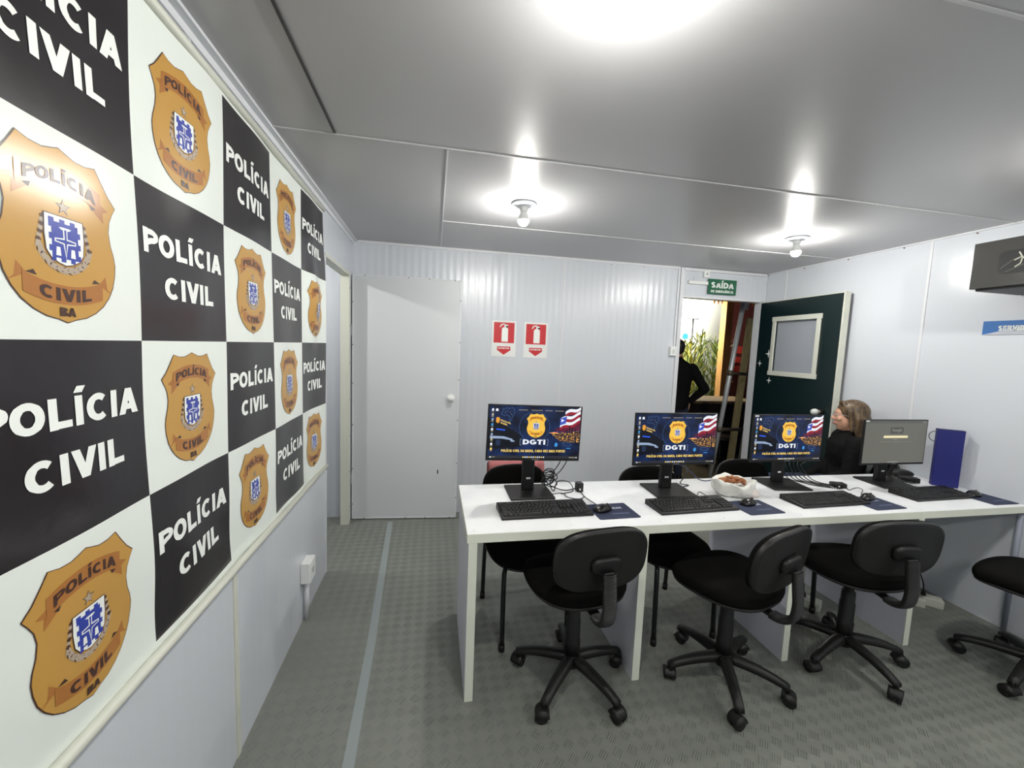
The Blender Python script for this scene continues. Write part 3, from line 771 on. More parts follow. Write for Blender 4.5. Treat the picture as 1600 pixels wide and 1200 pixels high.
    for sx in (-1, 1): A.band([(-.002+sx*.066, -.035), (-.002+sx*.073, -.035), (-.002+sx*.073, -.066), (-.002+sx*.066, -.066)], .0015, car, 9)
    A.text('POLÍCIA CIVIL DA BAHIA, CADA VEZ MAIS FORTE!', -.002, -.1015, .335, .0125, yl, 9)
    # fine caption line at the top is unreadable in the photograph: four short dashes of grey
    for x0, x1 in ((-.09, -.045), (-.025, .03), (.048, .082), (.10, .145)):
        k = x0
        while k < x1: A.rect(k, .1125, k+.0028, .1155, ewr, 2); k += .0042
    A.poly([(.108, -.055), (.117, -.05), (.124, -.057), (.123, -.068), (.115, -.074), (.107, -.068)], emi('screen_cyan', (60, 150, 220)), 3)
    A.band([(.15, -.055), (.165, -.05), (.19, -.052), (.2, -.06), (.19, -.068), (.16, -.066)], .0015, ln, 3, True)
    A.rect(.172, -.082, .195, -.078, MATS['screen_cyan'], 3)
    # taskbar and icons
    A.rect(-SW/2, -SH/2, SW/2, -.1205, tb, 4)
    for k in range(11): A.rect(-.058+k*.0108, -.1315, -.052+k*.0108, -.1245, ew if k % 3 else yl, 5)
    A.rect(-.228, -.131, -.219, -.126, ew, 5); A.rect(-.215, -.129, -.2, -.127, ewr, 5); A.rect(.19, -.130, .222, -.127, ewr, 5); A.rect(.226, -.131, .232, -.126, ew, 5)
    cols = [ew, ewr, car, MATS['screen_cyan'], ew, car, ewr, ew, yl]
    for k in range(9):
        v = .112-k*.0248; u = -.222
        A.poly([(u-.0055, v-.004), (u-.004, v+.005), (u+.002, v+.007), (u+.006, v+.002), (u+.004, v-.006), (u-.002, v-.007)], cols[k], 5); A.rect(u-.006, v-.0115, u+.006, v-.0095, ewr, 5)
    A.poly([(-.206, .118), (-.196, .118), (-.194, .105), (-.208, .105)], ew, 5)
    return A
def search_art():
    A = Art(); g0 = emi('page_grey', (100, 100, 92)); A.rect(-SW/2, -SH/2, SW/2, SH/2, g0, 0)
    A.rect(-SW/2, .117, SW/2, SH/2, emi('page_tabbar', (84, 86, 82)), 1); A.rect(-SW/2, -SH/2, SW/2, -.126, emi('page_taskbar', (104, 104, 98)), 1)
    for k in range(9): A.rect(-.04+k*.009, -.132, -.035+k*.009, -.128, emi('page_icon', (190, 190, 180)), 2)
    A.rect(-.045, .052, .055, .092, emi('page_doodle', (72, 74, 70)), 1)
    A.text('Google', .005, .065, .076, .019, emi('page_word', (124, 126, 118)), 2)
    A.poly(rrect(-.095, .024, .095, .039, .006), emi('page_searchbar', (236, 224, 178)), 2)
    for k in range(14):
        if k % 5: A.rect(-.13+k*.019, -.001, -.118+k*.019, .001, emi('page_text', (150, 150, 140)), 2)
    A.rect(.2, .121, .232, .127, MATS['page_word'], 2); A.rect(-.02, .0135, .012, .0155, MATS['page_text'], 2)
    return A
ME = {}
def screen_mesh(kind):
    g = G(); A = wall_art() if kind == 'desktop' else search_art()
    A.emit(g, lambda u, v, l: Vector((u, -l*.00012, v)))
    o = g.obj('screen_tmp', normals=False); me = o.data; bpy.data.objects.remove(o); return me
ME['desktop'] = screen_mesh('desktop'); ME['search'] = screen_mesh('search')
def monitor(x, y, zc, label, kind='desktop', yaw=0, roll=0, basex=None, basey=None, sticker=False, tilt=0, byaw=0):
    bx = x if basex is None else basex; by = y+.06 if basey is None else basey
    t = thing('monitor', label, 'monitor', (bx, by, DZ), 0, 'monitors on the long desk')
    # base plate, local axes
    g = G(); g.box((0, 0, .006), (.235, .215, .011), M_BLK, bev=.003, rz=byaw); g.obj('stand_base', t)
    g = G(); z1 = zc-DZ+.03
    nx = (x-bx)*.5
    g.box((0, .035, z1/2+.004), (.066, .032, z1-.012), M_BLK, bev=.006, rz=byaw)
    g.box((0, .018, z1-.05), (.11, .03, .11), M_BLK, bev=.006, rz=byaw)
    g.obj('stand_neck', t)
    o = G().box((0, .0185, .075), (.024, .0015, .009), M_WHITE).obj('port_label', t); o['label'] = 'small white sticker'
    pan = G()
    pan.box((0, .0, 0), (.492, .012, .287), M_BLK, bev=.003)
    pan.box((0, .018, -.01), (.40, .028, .21), M_BLK, bev=.01)
    p = pan.obj('screen_housing', t); p.location = (x-bx, y-by, zc-DZ); p.rotation_euler = (tilt, roll, yaw)
    s_ = bpy.data.objects.new('screen', ME[kind]); COL.objects.link(s_); s_.parent = p; s_.location = (0, -.0064, .004)
    s_['label'] = 'lit screen with a gold badge on a dark blue city night' if kind == 'desktop' else 'lit grey screen with a search page'
    lg = G().box((.01, -.0063, -.1365), (.036, .0008, .0035), mat('logo_grey', (120, 122, 124), .4)).obj('chin_mark', p)
    if sticker: q = G().box((-.227, -.0066, .1345), (.026, .0008, .008), M_WHITE).obj('sticker', p); q['label'] = 'small white inventory sticker'
    return t
MN1 = monitor(1.187, 1.975, 1.098, 'leftmost monitor, showing a gold badge desktop', roll=.022, basex=1.19, basey=2.06)
MN2 = monitor(1.972, 1.955, 1.067, 'second monitor from the left, in front of the open exit', basex=1.99, basey=2.02, byaw=-.05)
MN3 = monitor(2.765, 2.035, 1.049, 'third monitor from the left, with a small white sticker and washed-out badge desktop', yaw=.0, sticker=True, basex=2.78, basey=2.06, byaw=-.12)
MN4 = monitor(3.52, 2.0, 1.028, 'rightmost monitor, showing a grey search page', 'search', yaw=0, sticker=True, basex=3.53, basey=2.03, byaw=-.1)

# ---------------------------------------------------------------- keyboards
def keyboard_proto():
    body = G(); w_, d_ = .442, .15
    body.loft([[Vector((sx*w_/2, y, z)) for sx, y, z in ((-1, -d_/2, 0), (1, -d_/2, 0), (1, d_/2, 0), (-1, d_/2, 0))],
               [Vector((sx*w_/2, y, z)) for sx, y, z in ((-1, -d_/2, .010), (1, -d_/2, .010), (1, d_/2, .026), (-1, d_/2, .026))],
               [Vector((sx*(w_/2-.004), y, z)) for sx, y, z in ((-1, -d_/2+.004, .012), (1, -d_/2+.004, .012), (1, d_/2-.004, .028), (-1, d_/2-.004, .028))]], M_BLK, smooth=False)
    keys = G()
    def key(x, y, w2, d2):
        z = .012+(y+d_/2)/d_*.016
        a = [Vector((x+sx*w2/2, y+sy*d2/2, z)) for sx, sy in ((-1, -1), (1, -1), (1, 1), (-1, 1))]
        b = [Vector((x+sx*(w2/2-.002), y+sy*(d2/2-.002)+.0005, z+.0065)) for sx, sy in ((-1, -1), (1, -1), (1, 1), (-1, 1))]
        keys.loft([a, b], M_KEY, smooth=False)
    rows = [(-.054, [1.25, 1.25, 1.25, 6.25, 1.25, 1.25, 1.25, 1.25]), (-.035, [2.25]+[1]*10+[2.75]), (-.016, [1.75]+[1]*11+[2.25]), (.003, [1.5]+[1]*12+[1.5]), (.022, [1]*13+[2])]
    u = .0186
    for y, ws in rows:
        x = -.210
        for q in ws: key(x+q*u/2, y, q*u-.0022, .0165); x += q*u
    for k in range(13): key(-.210+u*(k+.5)+(.012 if k else 0)+(.008*(k > 4))+(.008*(k > 8)), .048, u*.86, .0145)
    for r in range(2):
        for k in range(3): key(.083+u*k, .022-.019*r, u-.0022, .0165)
    for k in range(3): key(.083+u*k, .048, u-.0022, .0145); key(.083+u*k, -.054, u-.0022, .0165)
    key(.083+u, -.035, u-.0022, .0165)
    for r in range(4):
        for k in range(4): key(.147+u*k*.98, .022-.019*r, u-.0022, .0165)
    for k in range(3): key(.147+u*k, -.054, u-.0022, .0165)
    return body, keys
t = thing('keyboard', 'leftmost black keyboard, in front of the first monitor', 'keyboard', (1.208, 1.808, DZ), .02, 'black keyboards')
b_, k_ = keyboard_proto(); b_.obj('keyboard_body', t); k_.obj('keycaps', t)
KB = t
def dup(o, loc, rz, label):
    c = o.copy(); COL.objects.link(c); c.location = loc; c.rotation_euler = (0, 0, rz); c['label'] = label
    for ch in list(o.children):
        if ch.parent is not o: continue
        d_ = ch.copy(); COL.objects.link(d_); d_.parent = c
        for gc in list(ch.children):
            e_ = gc.copy(); COL.objects.link(e_); e_.parent = d_
    return c
dup(KB, (1.982, 1.790, DZ), .045, 'second black keyboard from the left, left of the food bag\'s mouse pad')
dup(KB, (2.795, 1.790, DZ), .03, 'third black keyboard from the left, below the stickered badge monitor')
dup(KB, (3.575, 1.812, DZ), .03, 'rightmost black keyboard, in front of the grey search page monitor')

# ---------------------------------------------------------------- mouse pads and mice
def pad(x, y, rz, label, w_=.21, d_=.175, word=True):
    t = thing('mouse_pad', label, 'mouse pad', (x, y, DZ), rz, 'navy mouse pads')
    G().prism(rrect(-w_/2, -d_/2, w_/2, d_/2, .008, 3), lambda u, v, q: Vector((u, v, q)), .003, M_NAVY).obj('pad_sheet', t)
    g = G(); A = Art(); mg = mat('pad_print', (176, 182, 196), .6); md = mat('pad_print_dim', (92, 104, 130), .7)
    if word: A.text('EN', .035, .018, .05, .022, mg, 0)
    A.band([(-.02, -.036), (.07, -.036)], .008, md, 0)
    A.emit(g, lambda u, v, l: Vector((u, v, .0033))); g.obj('pad_lettering', t, normals=False)
    return t
pad(1.545, 1.780, .03, 'navy mouse pad to the right of the leftmost keyboard')
pad(2.320, 1.752, .04, 'navy mouse pad in front of the food bag')
pad(3.068, 1.738, .03, 'navy mouse pad under the third mouse from the left')
pad(3.868, 1.728, .0, 'navy mouse pad at the right end of the desk', .19, .17, word=False)
def mouse_mesh():
    g = G(); R = []
    for i in range(13):
        t_ = i/12; y = -.052+.104*t_; hw = .031*math.sin(PI*min(1, max(.08, t_*.86+.09)))**.5; hz = .030*(math.sin(PI*(.1+.8*(t_**.85))))**.8
        ring = []
        for k in range(14):
            a = PI*k/13; ring.append(Vector((hw*math.cos(a), y, .002+hz*max(0, math.sin(a))**.8)))
        R.append(ring)
    g.loft(R, M_BLKG); return g
def mouse(x, y, rz, label, first=[None], z=DZ+.0032):
    if first[0] is None:
        t = thing('mouse', label, 'mouse', (x, y, z), rz, 'black mice'); first[0] = t
        mouse_mesh().obj('mouse_shell', t); G().cyl((-.004, .028, .021), (.004, .028, .021), .009, M_BLK, seg=14).obj('scroll_wheel', t); return t
    return dup(first[0], (x, y, z), rz, label)
mouse(1.498, 1.788, -1.15, 'black mouse on the leftmost navy pad')
mouse(2.318, 1.792, -1.2, 'black mouse on the pad in front of the food bag')
mouse(3.095, 1.795, -1.25, 'black mouse between the third keyboard and the rightmost keyboard')
mouse(3.850, 1.780, -1.3, 'black mouse nearest the right wall')

# ---------------------------------------------------------------- things on the desk
def cable(pts, r, label, m=M_BLK, name='cable', sm=5, grp=None, par=None):
    if par is not None: return G().tube([Vector(p)-par.location for p in pts], r, m, seg=6, smooth_path=sm).obj('cable', par)
    o = G().tube(pts, r, m, seg=6, smooth_path=sm).obj(name); return tag(o, label, 'cable', grp)
z = DZ+.004
cable([(1.335, 2.04, 1.0), (1.36, 2.06, .93), (1.33, 2.08, .86), (1.30, 2.10, .80), (1.34, 2.10, z+.01), (1.40, 2.07, z), (1.455, 2.062, z+.012)], .003, 'x', par=MN1)
cable([(1.28, 2.05, .965), (1.39, 2.05, .95), (1.375, 2.08, .87), (1.32, 2.1, .80), (1.33, 2.06, z), (1.36, 2.09, z+.045), (1.43, 2.10, z+.035), (1.44, 2.06, z), (1.36, 2.02, z)], .0028, 'x', par=MN1)
cable([(1.30, 2.02, z), (1.37, 2.03, z), (1.38, 1.97, z), (1.43, 1.94, z), (1.47, 1.97, z), (1.475, 2.03, z), (1.475, 1.95, z), (1.49, 1.86, z+.003)], .0022, 'thin black mouse cable behind the leftmost mouse')
for k, lab in enumerate(('bunch of black wire under the leftmost monitor, upper coil', 'bunch of black wire under the leftmost monitor, lower coil')):
    c = (1.31, 2.10, .835-.035*k); P = []
    for i in range(42):
        a = i*.55; P.append((c[0]+.035*math.cos(a)+.01*math.sin(a*.31), c[1]+.018*math.sin(a*.77), c[2]+.026*math.sin(a)+.008*math.cos(a*.43)))
    G().tube([Vector(p)-MN1.location for p in P], .0028, M_BLK, seg=5, smooth_path=2).obj('wire_coil', MN1)
def adapter(x, y, dx, dy, dz, rz, label, dot=True):
    t = thing('adapter', label, 'adapter', (x, y, DZ), rz)
    G().box((0, 0, dz/2+.001), (dx, dy, dz), M_BLK, bev=.005).obj('adapter_body', t)
    if dot: o = G().box((-dx*.1, -dy/2-.0004, dz*.35), (.008, .001, .010), M_WHITE).obj('white_mark', t)
    return t
adapter(1.475, 2.06, .036, .04, .05, .1, 'small black adapter block standing near the leftmost monitor')
adapter(3.125, 1.995, .075, .05, .026, -.35, 'black adapter block between the third and the rightmost monitor')
cable([(2.06, 2.09, .93), (2.16, 2.12, .86), (2.20, 2.16, .80), (2.14, 2.13, z), (2.17, 2.09, z), (2.12, 2.07, z)], .003, 'x', par=MN2)
cable([(2.02, 2.12, .96), (2.09, 2.16, .88), (2.22, 2.20, .83), (2.28, 2.17, .77), (2.33, 2.16, z), (2.38, 2.17, z)], .0028, 'dark blue cable running from the second monitor towards the food bag', mat('cable_blue', (44, 48, 92), .5))
cable([(2.09, 1.90, z), (2.16, 1.98, z), (2.165, 1.93, z), (2.17, 1.87, z)], .0022, 'thin black keyboard cable beside the second keyboard')
for k in range(6):
    x = 2.93+.028*k
    cable([(x-.12, 2.12-.01*k, .95-.03*(k % 3)), (x-.06, 2.15, .84), (x-.03, 2.13-.008*k, z+.012), (x+.03, 2.08-.015*k, z+.003*(k % 2)), (x+.05+.01*k, 2.03-.01*k, z), (x+.11-.02*k, 1.98-.006*k, z)], .003, 'x', par=MN3)
cable([(3.16, 1.97, z), (3.13, 1.93, z), (3.16, 1.91, z+.02), (3.19, 1.90, z+.01), (3.13, 1.86, z)], .0022, 'thin black mouse cable below the black adapter block')
for k in range(5):
    cable([(3.60+.02*k, 2.05, .92), (3.63+.012*k, 2.08, .85), (3.60+.01*k, 2.07, .78), (3.63+.02*k, 2.03-.01*k, z+.006), (3.715+.01*k, 2.0+.008*k, z+.010)], .0035, 'x', par=MN4)
adapter(3.735, 2.04, .10, .05, .032, -.5, 'black power brick behind the rightmost keyboard', dot=False)
t = thing('headset_case', 'black oval case lying by the wall behind the rightmost monitor', 'case', (3.80, 2.13, DZ), -.4)
G().ball((0, 0, .028), .028, M_BLK, (2.5, 1.6, 1)).obj('case_shell', t)
# blue board case against the right wall
t = thing('document_case', 'tall blue document case with a thin ring handle standing against the right wall', 'case', (3.872, 1.935, DZ), -.72)
G().box((0, .02, .181), (.125, .04, .36), M_BBOX, bev=.003).obj('case_body', t)
o = G().tube([(-.062+.034*math.cos(a*PI/10)*-1, .02, .315+.034*math.sin(a*PI/10)) for a in range(-6, 7)], .0028, mat('ring_grey', (96, 98, 104), .4), seg=6).obj('ring_handle', t)
G().box((0, .02, .3625), (.127, .044, .004), mat('blue_edge', (24, 28, 88), .5)).obj('case_rim', t)

# food in an open white plastic bag
t = thing('food_bag', 'crumpled white plastic bag open around a snack, between the second and third monitors', 'bag', (2.345, 1.945, DZ))
g = G(); R = []; NB = 44
random.seed(3); ph = [random.uniform(0, 6.28) for _ in range(8)]
for i, (r, zz) in enumerate([(.03, .002), (.075, .003), (.098, .018), (.106, .04), (.104, .062), (.108, .078), (.100, .084), (.088, .076), (.074, .058), (.05, .045)]):
    ring = []
    for k in range(NB):
        a = 2*PI*k/NB; wv = .007*math.sin(5*a+ph[0]+i*.5)+.004*math.sin(11*a+ph[1]-i*.8)+.003*math.sin(17*a+ph[2]+i)
        zz2 = zz+(.008*math.sin(3*a+ph[3])+.005*math.sin(7*a+ph[4]) if i > 3 else 0)
        ring.append(Vector(((r*1.08+wv)*math.cos(a), (r*.9+wv)*math.sin(a), max(.001, zz2))))
    R.append(ring)
g.loft(R, mat('plastic_bag', (236, 236, 230), .35, build=noise_bump(30, .5, .01)), cap=True); g.obj('bag_sheet', t)
g = G(); R = []
for i, (r, zz) in enumerate([(.02, .001), (.045, .002), (.05, .02), (.04, .034), (.018, .04)]):
    R.append([Vector((.075+(r+.008*math.sin(4*a_+i))*math.cos(a_), -.045+(r*.8+.006*math.sin(5*a_-i))*math.sin(a_), zz)) for a_ in [2*PI*k/20 for k in range(20)]])
g.loft(R, mat('bag_clear', (214, 206, 200), .3, build=noise_bump(40, .5, .01))); g.obj('bag_tail', t)
mf, mf2 = mat('roast_meat', (156, 96, 58), .45, build=noise_bump(60, .8, .008)), mat('potato_yellow', (214, 176, 84), .5)
for k in range(26):
    a = k*2.4; r = .066*math.sqrt((k+.5)/26); yel = k in (20, 23, 25)
    x_, y_ = (r*math.cos(a)*1.05, r*math.sin(a)*.66) if not yel else (-.05+.013*(k-20), .040)
    g = G(); g.ball((0, 0, 0), random.uniform(.010, .0155), mf2 if yel else mf, (1.6, .85, .7), 14, 9)
    for v in g.bm.verts: v.co *= 1+.22*math.sin(v.co.x*420+k)*math.cos(v.co.y*380+k*2)
    o = g.obj('food_piece')
    o.location = (2.345+x_, 1.945+y_, DZ+.070+.022*(1-r/.066)+random.uniform(0, .006)); o.rotation_euler = (random.uniform(-.5, .5), random.uniform(-.5, .5), a*1.7)
    tag(o, 'yellow piece of food at the back of the open bag' if yel else 'brown roasted piece of food heaped in the open white bag', 'food', 'yellow food pieces' if yel else 'brown food pieces')

# floor sockets
def floor_socket(x, y, rz, label, plug=True, sc=(.075, .14, .05), oval=False):
    t = thing('floor_socket', label, 'socket', (x, y, 0), rz)
    if oval: G().ball((0, 0, .024), .024, mat('socket_ivory', (190, 186, 176), .5), (2.6, 1.8, 1)).obj('socket_body', t)
    else: G().box((0, 0, sc[2]/2), sc, M_CREAM, bev=.004).obj('socket_body', t)
    if plug:
        G().cyl((0, .02, sc[2]-.004), (0, .02, sc[2]+.03), .014, M_BLK, r2=.009, seg=12).obj('plug', t)
        G().tube([(0, .02, sc[2]+.028), (.005, .03, sc[2]+.09), (-.03, .07, sc[2]+.17), (-.10, .12, sc[2]+.12), (-.16, .2, .05)], .0035, M_BLK, seg=6, smooth_path=5).obj('cord', t)
    return t
floor_socket(3.70, 1.93, .75, 'left one of the two white socket boxes on the floor near the right wall')
floor_socket(3.80, 1.90, .75, 'right one of the two white socket boxes on the floor near the right wall')
floor_socket(2.985, 1.99, .6, 'white socket box on the floor behind the third task chair')
floor_socket(2.80, 1.945, .3, 'rounded ivory socket on the floor behind the third task chair', oval=True)

# ---------------------------------------------------------------- task chairs
def cushion(w_, d_, h, n=2.7, dome=.0, k=44, m=M_BFAB, curve=None):
    """soft pad in the xy plane, thickness h upward; returns G"""
    g = G(); R = []
    prof = [(.0, .93), (.10, .985), (.3, 1.0), (.6, 1.0), (.82, .975), (.94, .92), (1.0, .82), (1.03, .6), (1.05, .3)]
    for zz, s_ in prof:
        R.append([Vector((x*s_, y*s_, zz*h+dome*(1-(x*x*4/w_/w_+y*y*4/d_/d_)*s_*s_))) for x, y in supere(w_, d_, n, k)])
    if curve:
        R = [[curve(p) for p in r] for r in R]
    g.loft(R, m); return g
BASES = []
def task_proto():
    t = thing('task_chair', 'x', 'chair', (0, 0, 0), 0, 'black swivel chairs in front of the desk')
    base = G()
    base.cyl((0, 0, .075), (0, 0, .135), .036, M_SHELL, seg=20)
    for k in range(5):
        a = 2*PI*k/5+.35; ca, sa = math.cos(a), math.sin(a); R = []
        for i in range(9):
            q = i/8; r = .02+.245*q; zc = .118-.012*q-.03*q**3; hw = .027-.009*q; hh = .017-.005*q
            R.append([Vector((r*ca-sa*x_, r*sa+ca*x_, zc+y_)) for x_, y_ in ((-hw, -hh), (hw, -hh), (hw*.98, hh*.3), (hw*.6, hh), (-hw*.6, hh), (-hw*.98, hh*.3))])
        base.loft(R, M_SHELL, smooth=True)
    b = base.obj('star_base', t); BASES.append(b)
    for k in range(5):
        a = 2*PI*k/5+.35; c = Vector((.258*math.cos(a), .258*math.sin(a), 0)); tw = a+1.0+k*.9
        g = G(); ax = Vector((math.cos(tw), math.sin(tw), 0)); fw = Vector((-ax.y, ax.x, 0))*.012
        for s_ in (-1, 1):
            p = c+fw+ax*s_*.014; g.cyl(p+Vector((0, 0, .026))-ax*.010, p+Vector((0, 0, .026))+ax*.010, .0255, M_BLK, seg=20)
        g.cyl(c+Vector((0, 0, .035)), c+Vector((0, 0, .088)), .009, M_BLK, seg=10)
        g.loft([[c+fw*.6+ax*x_*.026+fw.normalized()*(.03*math.cos(q*PI/8))+Vector((0, 0, .028+.030*math.sin(q*PI/8))) for q in range(9)] for x_ in (-1, -.6, .6, 1)], M_SHELL, closed=True)
        g.obj('caster', b)
    g = G(); g.lathe([(.034, .12), (.036, .20), (.033, .205), (.033, .30), (.030, .305), (.029, .36), (.022, .365), (.022, .45)], M_BLK, seg=24); g.obj('gas_column', t)
    g = G(); g.box((0, -.01, .46), (.15, .2, .028), M_BLK, bev=.006); g.tube([(.05, 0, .457), (.17, .02, .454), (.21, .02, .447)], .005, M_BLK); g.obj('seat_mechanism', t)
    # seat: rounded, wider in front, with waterfall front edge
    def sc(p):
        fy = p.y/.21; p = p.copy(); p.x *= 1+.05*fy; p.z -= .030*max(0, fy)**3; return p+Vector((0, .015, .480))
    cushion(.445, .43, .055, 2.6, .006, curve=sc).obj('seat', t)
    g = cushion(.43, .415, .020, 2.6, m=M_SHELL, curve=lambda p: sc(p)+Vector((0, 0, -.016))); g.obj('seat_shell', t)
    # backrest: pad is built flat (xy), stood up and bowed
    BZ, BY = .697, -.225
    def bc(p, off=0):
        x, zz, dep = p.x, p.y, p.z
        return Vector((x, BY+dep+off+.42*x*x-.12*zz, BZ+zz))
    cushion(.415, .262, .040, 3.0, .004, curve=lambda p: bc(p, .0)).obj('backrest', t)
    g = G(); R = []
    for zz, s_ in ((.0, .90), (-.010, .93), (-.010, .985), (.004, 1.012), (.012, 1.0)): R.append([bc(Vector((x*s_, y*s_, zz))) for x, y in supere(.415, .262, 3.0, 44)])
    # domed rear face
    R = [[bc(Vector((x*.45, y*.45, -.013))) for x, y in supere(.415, .262, 3.0, 44)]]+R[1:]
    g.loft(R, M_SHELL); g.obj('backrest_shell', t)
    g = G(); R = []
    for dd, s_ in ((-.010, 1.0), (-.026, .96), (-.034, .86), (-.036, .6)): R.append([bc(Vector((x*s_, y*s_-.01, dd))) for x, y in supere(.135, .072, 3.2, 28)])
    g.loft(R, M_BLK); g.obj('back_bracket', t)
    # the bowed support bar in a ribbed rubber sleeve
    path = spline([Vector(p) for p in ((0, -.06, .447), (0, -.15, .442), (0, -.225, .440), (0, -.270, .468), (0, -.282, .53), (0, -.276, .60), (0, -.268, .67))], 6)
    g = G(); R = []; n = len(path)
    for i in range(n):
        p = path[i]; tg = (path[min(i+1, n-1)]-path[max(i-1, 0)]).normalized(); nn = Vector((1, 0, 0)).cross(tg)
        R.append([p+Vector((x_, 0, 0))+nn*y_ for x_, y_ in supere(.046, .014, 4, 12)])
    g.loft(R, M_BLK); g.obj('back_bar', t)
    g = G(); R = []; ps = []
    for i in range(len(path)-1):
        if path[i].z > .44 and path[i].y < -.24 or (path[i].y < -.19):
            for q in (0, .25, .5, .75): ps.append(path[i].lerp(path[i+1], q))
    n = len(ps)
    for i in range(n):
        p = ps[i]; tg = (ps[min(i+1, n-1)]-ps[max(i-1, 0)]).normalized(); nn = Vector((1, 0, 0)).cross(tg); e_ = 1.0 if i % 2 else .80
        R.append([p+Vector((x_*(.9+.1*e_), 0, 0))+nn*y_*e_ for x_, y_ in supere(.060, .030, 3, 14)])
    g.loft(R, M_SHELL, smooth=False); g.obj('ribbed_sleeve', t)
    return t
def dup_from(o, loc, rz, label): return dup(o, loc, rz, label)
TC = task_proto()
TC['label'] = 'leftmost black swivel chair, backrest towards the viewer, in front of the first monitor'
TC.location = (1.33, 1.665, 0); TC.rotation_euler = (0, 0, math.radians(7))
for (x, y, rz, ba, lab) in ((1.33, 1.665, 7, 10, None), (2.05, 1.567, 19, 30, 'second black swivel chair from the left, turned with its backrest to the right'),
        (2.775, 1.595, -6, 52, 'third black swivel chair from the left, in front of the rightmost keyboard'),
        (3.585, 1.325, 16, 50, 'black swivel chair cut by the right edge of the frame')):
    c = TC if lab is None else dup(TC, (x, y, 0), math.radians(rz), lab)
    if lab is None: BASES[0].rotation_euler[2] = math.radians(ba-rz-20.05); continue
    for ch in c.children: pass
    TCS = [o for o in COL.objects if o.parent is c and o.name.startswith('star_base')]
    TCS[0].rotation_euler = (0, 0, math.radians(ba-rz-20.05))

# ---------------------------------------------------------------- four-legged visitor chairs behind the desk
def visitor_proto():
    t = thing('visitor_chair', 'x', 'chair', (0, 0, 0), 0, 'black visitor chairs behind the desk')
    # local: sitter faces -y
    def sc(p):
        fy = -p.y/.2; p = p.copy(); p.z -= .022*max(0, fy)**3; return p+Vector((0, -.01, .425))
    cushion(.44, .42, .045, 2.8, .006, curve=sc).obj('seat', t)
    cushion(.43, .41, .018, 2.8, m=M_SHELL, curve=lambda p: sc(p)+Vector((0, 0, -.014))).obj('seat_shell', t)
    def bc(p, off=0): return Vector((p.x, .235-p.z-off-.35*p.x*p.x+.16*p.y, .675+p.y))
    cushion(.40, .285, .035, 3.0, .004, curve=lambda p: bc(p)).obj('backrest', t)
    g = G(); R = []
    for dd, s_ in ((-.013, .5), (-.010, .93), (-.008, .985), (.004, 1.01), (.012, 1.0)): R.append([bc(Vector((x*s_, y*s_, dd))) for x, y in supere(.40, .285, 3.0, 40)])
    g.loft(R, M_SHELL); g.obj('backrest_shell', t)
    for sx in (-1, 1):
        for sy in (-1, 1):
            x, y = sx*.175, sy*.225
            g = G(); g.tube([(x*.86, sy*.14, .418), (x*.93, y*.82, .405), (x, y*.93, .36), (x*1.02, y, .02)], .0125, M_CHROME, seg=10, smooth_path=4)
            l = g.obj('leg', t)
            G().cyl((x*1.02, y, 0), (x*1.02, y, .035), .016, M_BLK, seg=12).obj('foot_cap', l)
    g = G()
    for sx in (-1, 1): g.tube([(sx*.15, .14, .415), (sx*.15, -.14, .415)], .011, M_CHROME)
    g.tube([(-.15, -.14, .415), (.15, -.14, .415)], .011, M_CHROME); g.tube([(-.15, .14, .415), (.15, .14, .415)], .011, M_CHROME); g.obj('seat_frame', t)
    for sx in (-1, 1):
        G().tube([(sx*.10, .05, .41), (sx*.10, .22, .42), (sx*.10, .262, .48), (sx*.10, .275, .62), (sx*.10, .283, .68)], .010, M_CHROME, seg=8, smooth_path=4).obj('back_support', t)
    return t
VC = visitor_proto(); VC['label'] = 'visitor chair behind the leftmost monitor with a pale red cloth on its backrest'
VC.location = (1.195, 2.125, 0); VC.rotation_euler = (0, 0, .10)
V2 = dup(VC, (2.01, 2.04, 0), .02, 'visitor chair behind the second monitor from the left')
V3 = dup(VC, (2.775, 2.15, 0), .0, 'visitor chair behind the food bag, beside the third monitor')
V4 = dup(VC, (3.60, 2.60, 0), -1.45, 'visitor chair carrying the seated person in black')
# pale red cloth over the back of the first one
g = G(); R = []
for i, (dy, z_) in enumerate([(-.02, .60), (-.018, .70), (-.012, .79), (.012, .822), (.05, .80), (.062, .70), (.066, .60), (.068, .52)]):
    R.append([Vector((-.17+.36*k/16, .245+dy*1.0+.006*math.sin(k*1.3+i)+.02-.25*(-.17+.36*k/16)**2+.10*(z_-.675), z_+.004*math.sin(k*.9))) for k in range(17)])
g.loft(R, mat('faded_red', (186, 112, 114), .8, build=noise_bump(20, .5, .01)), closed=False, cap=False)
o = g.obj('cloth'); o.location = (1.215, 2.165, 0); o.rotation_euler = (0, 0, .10)
md = o.modifiers.new('thick', 'SOLIDIFY'); md.thickness = .004
tag(o, 'pale red cloth draped over the backrest of the chair behind the leftmost monitor', 'cloth')

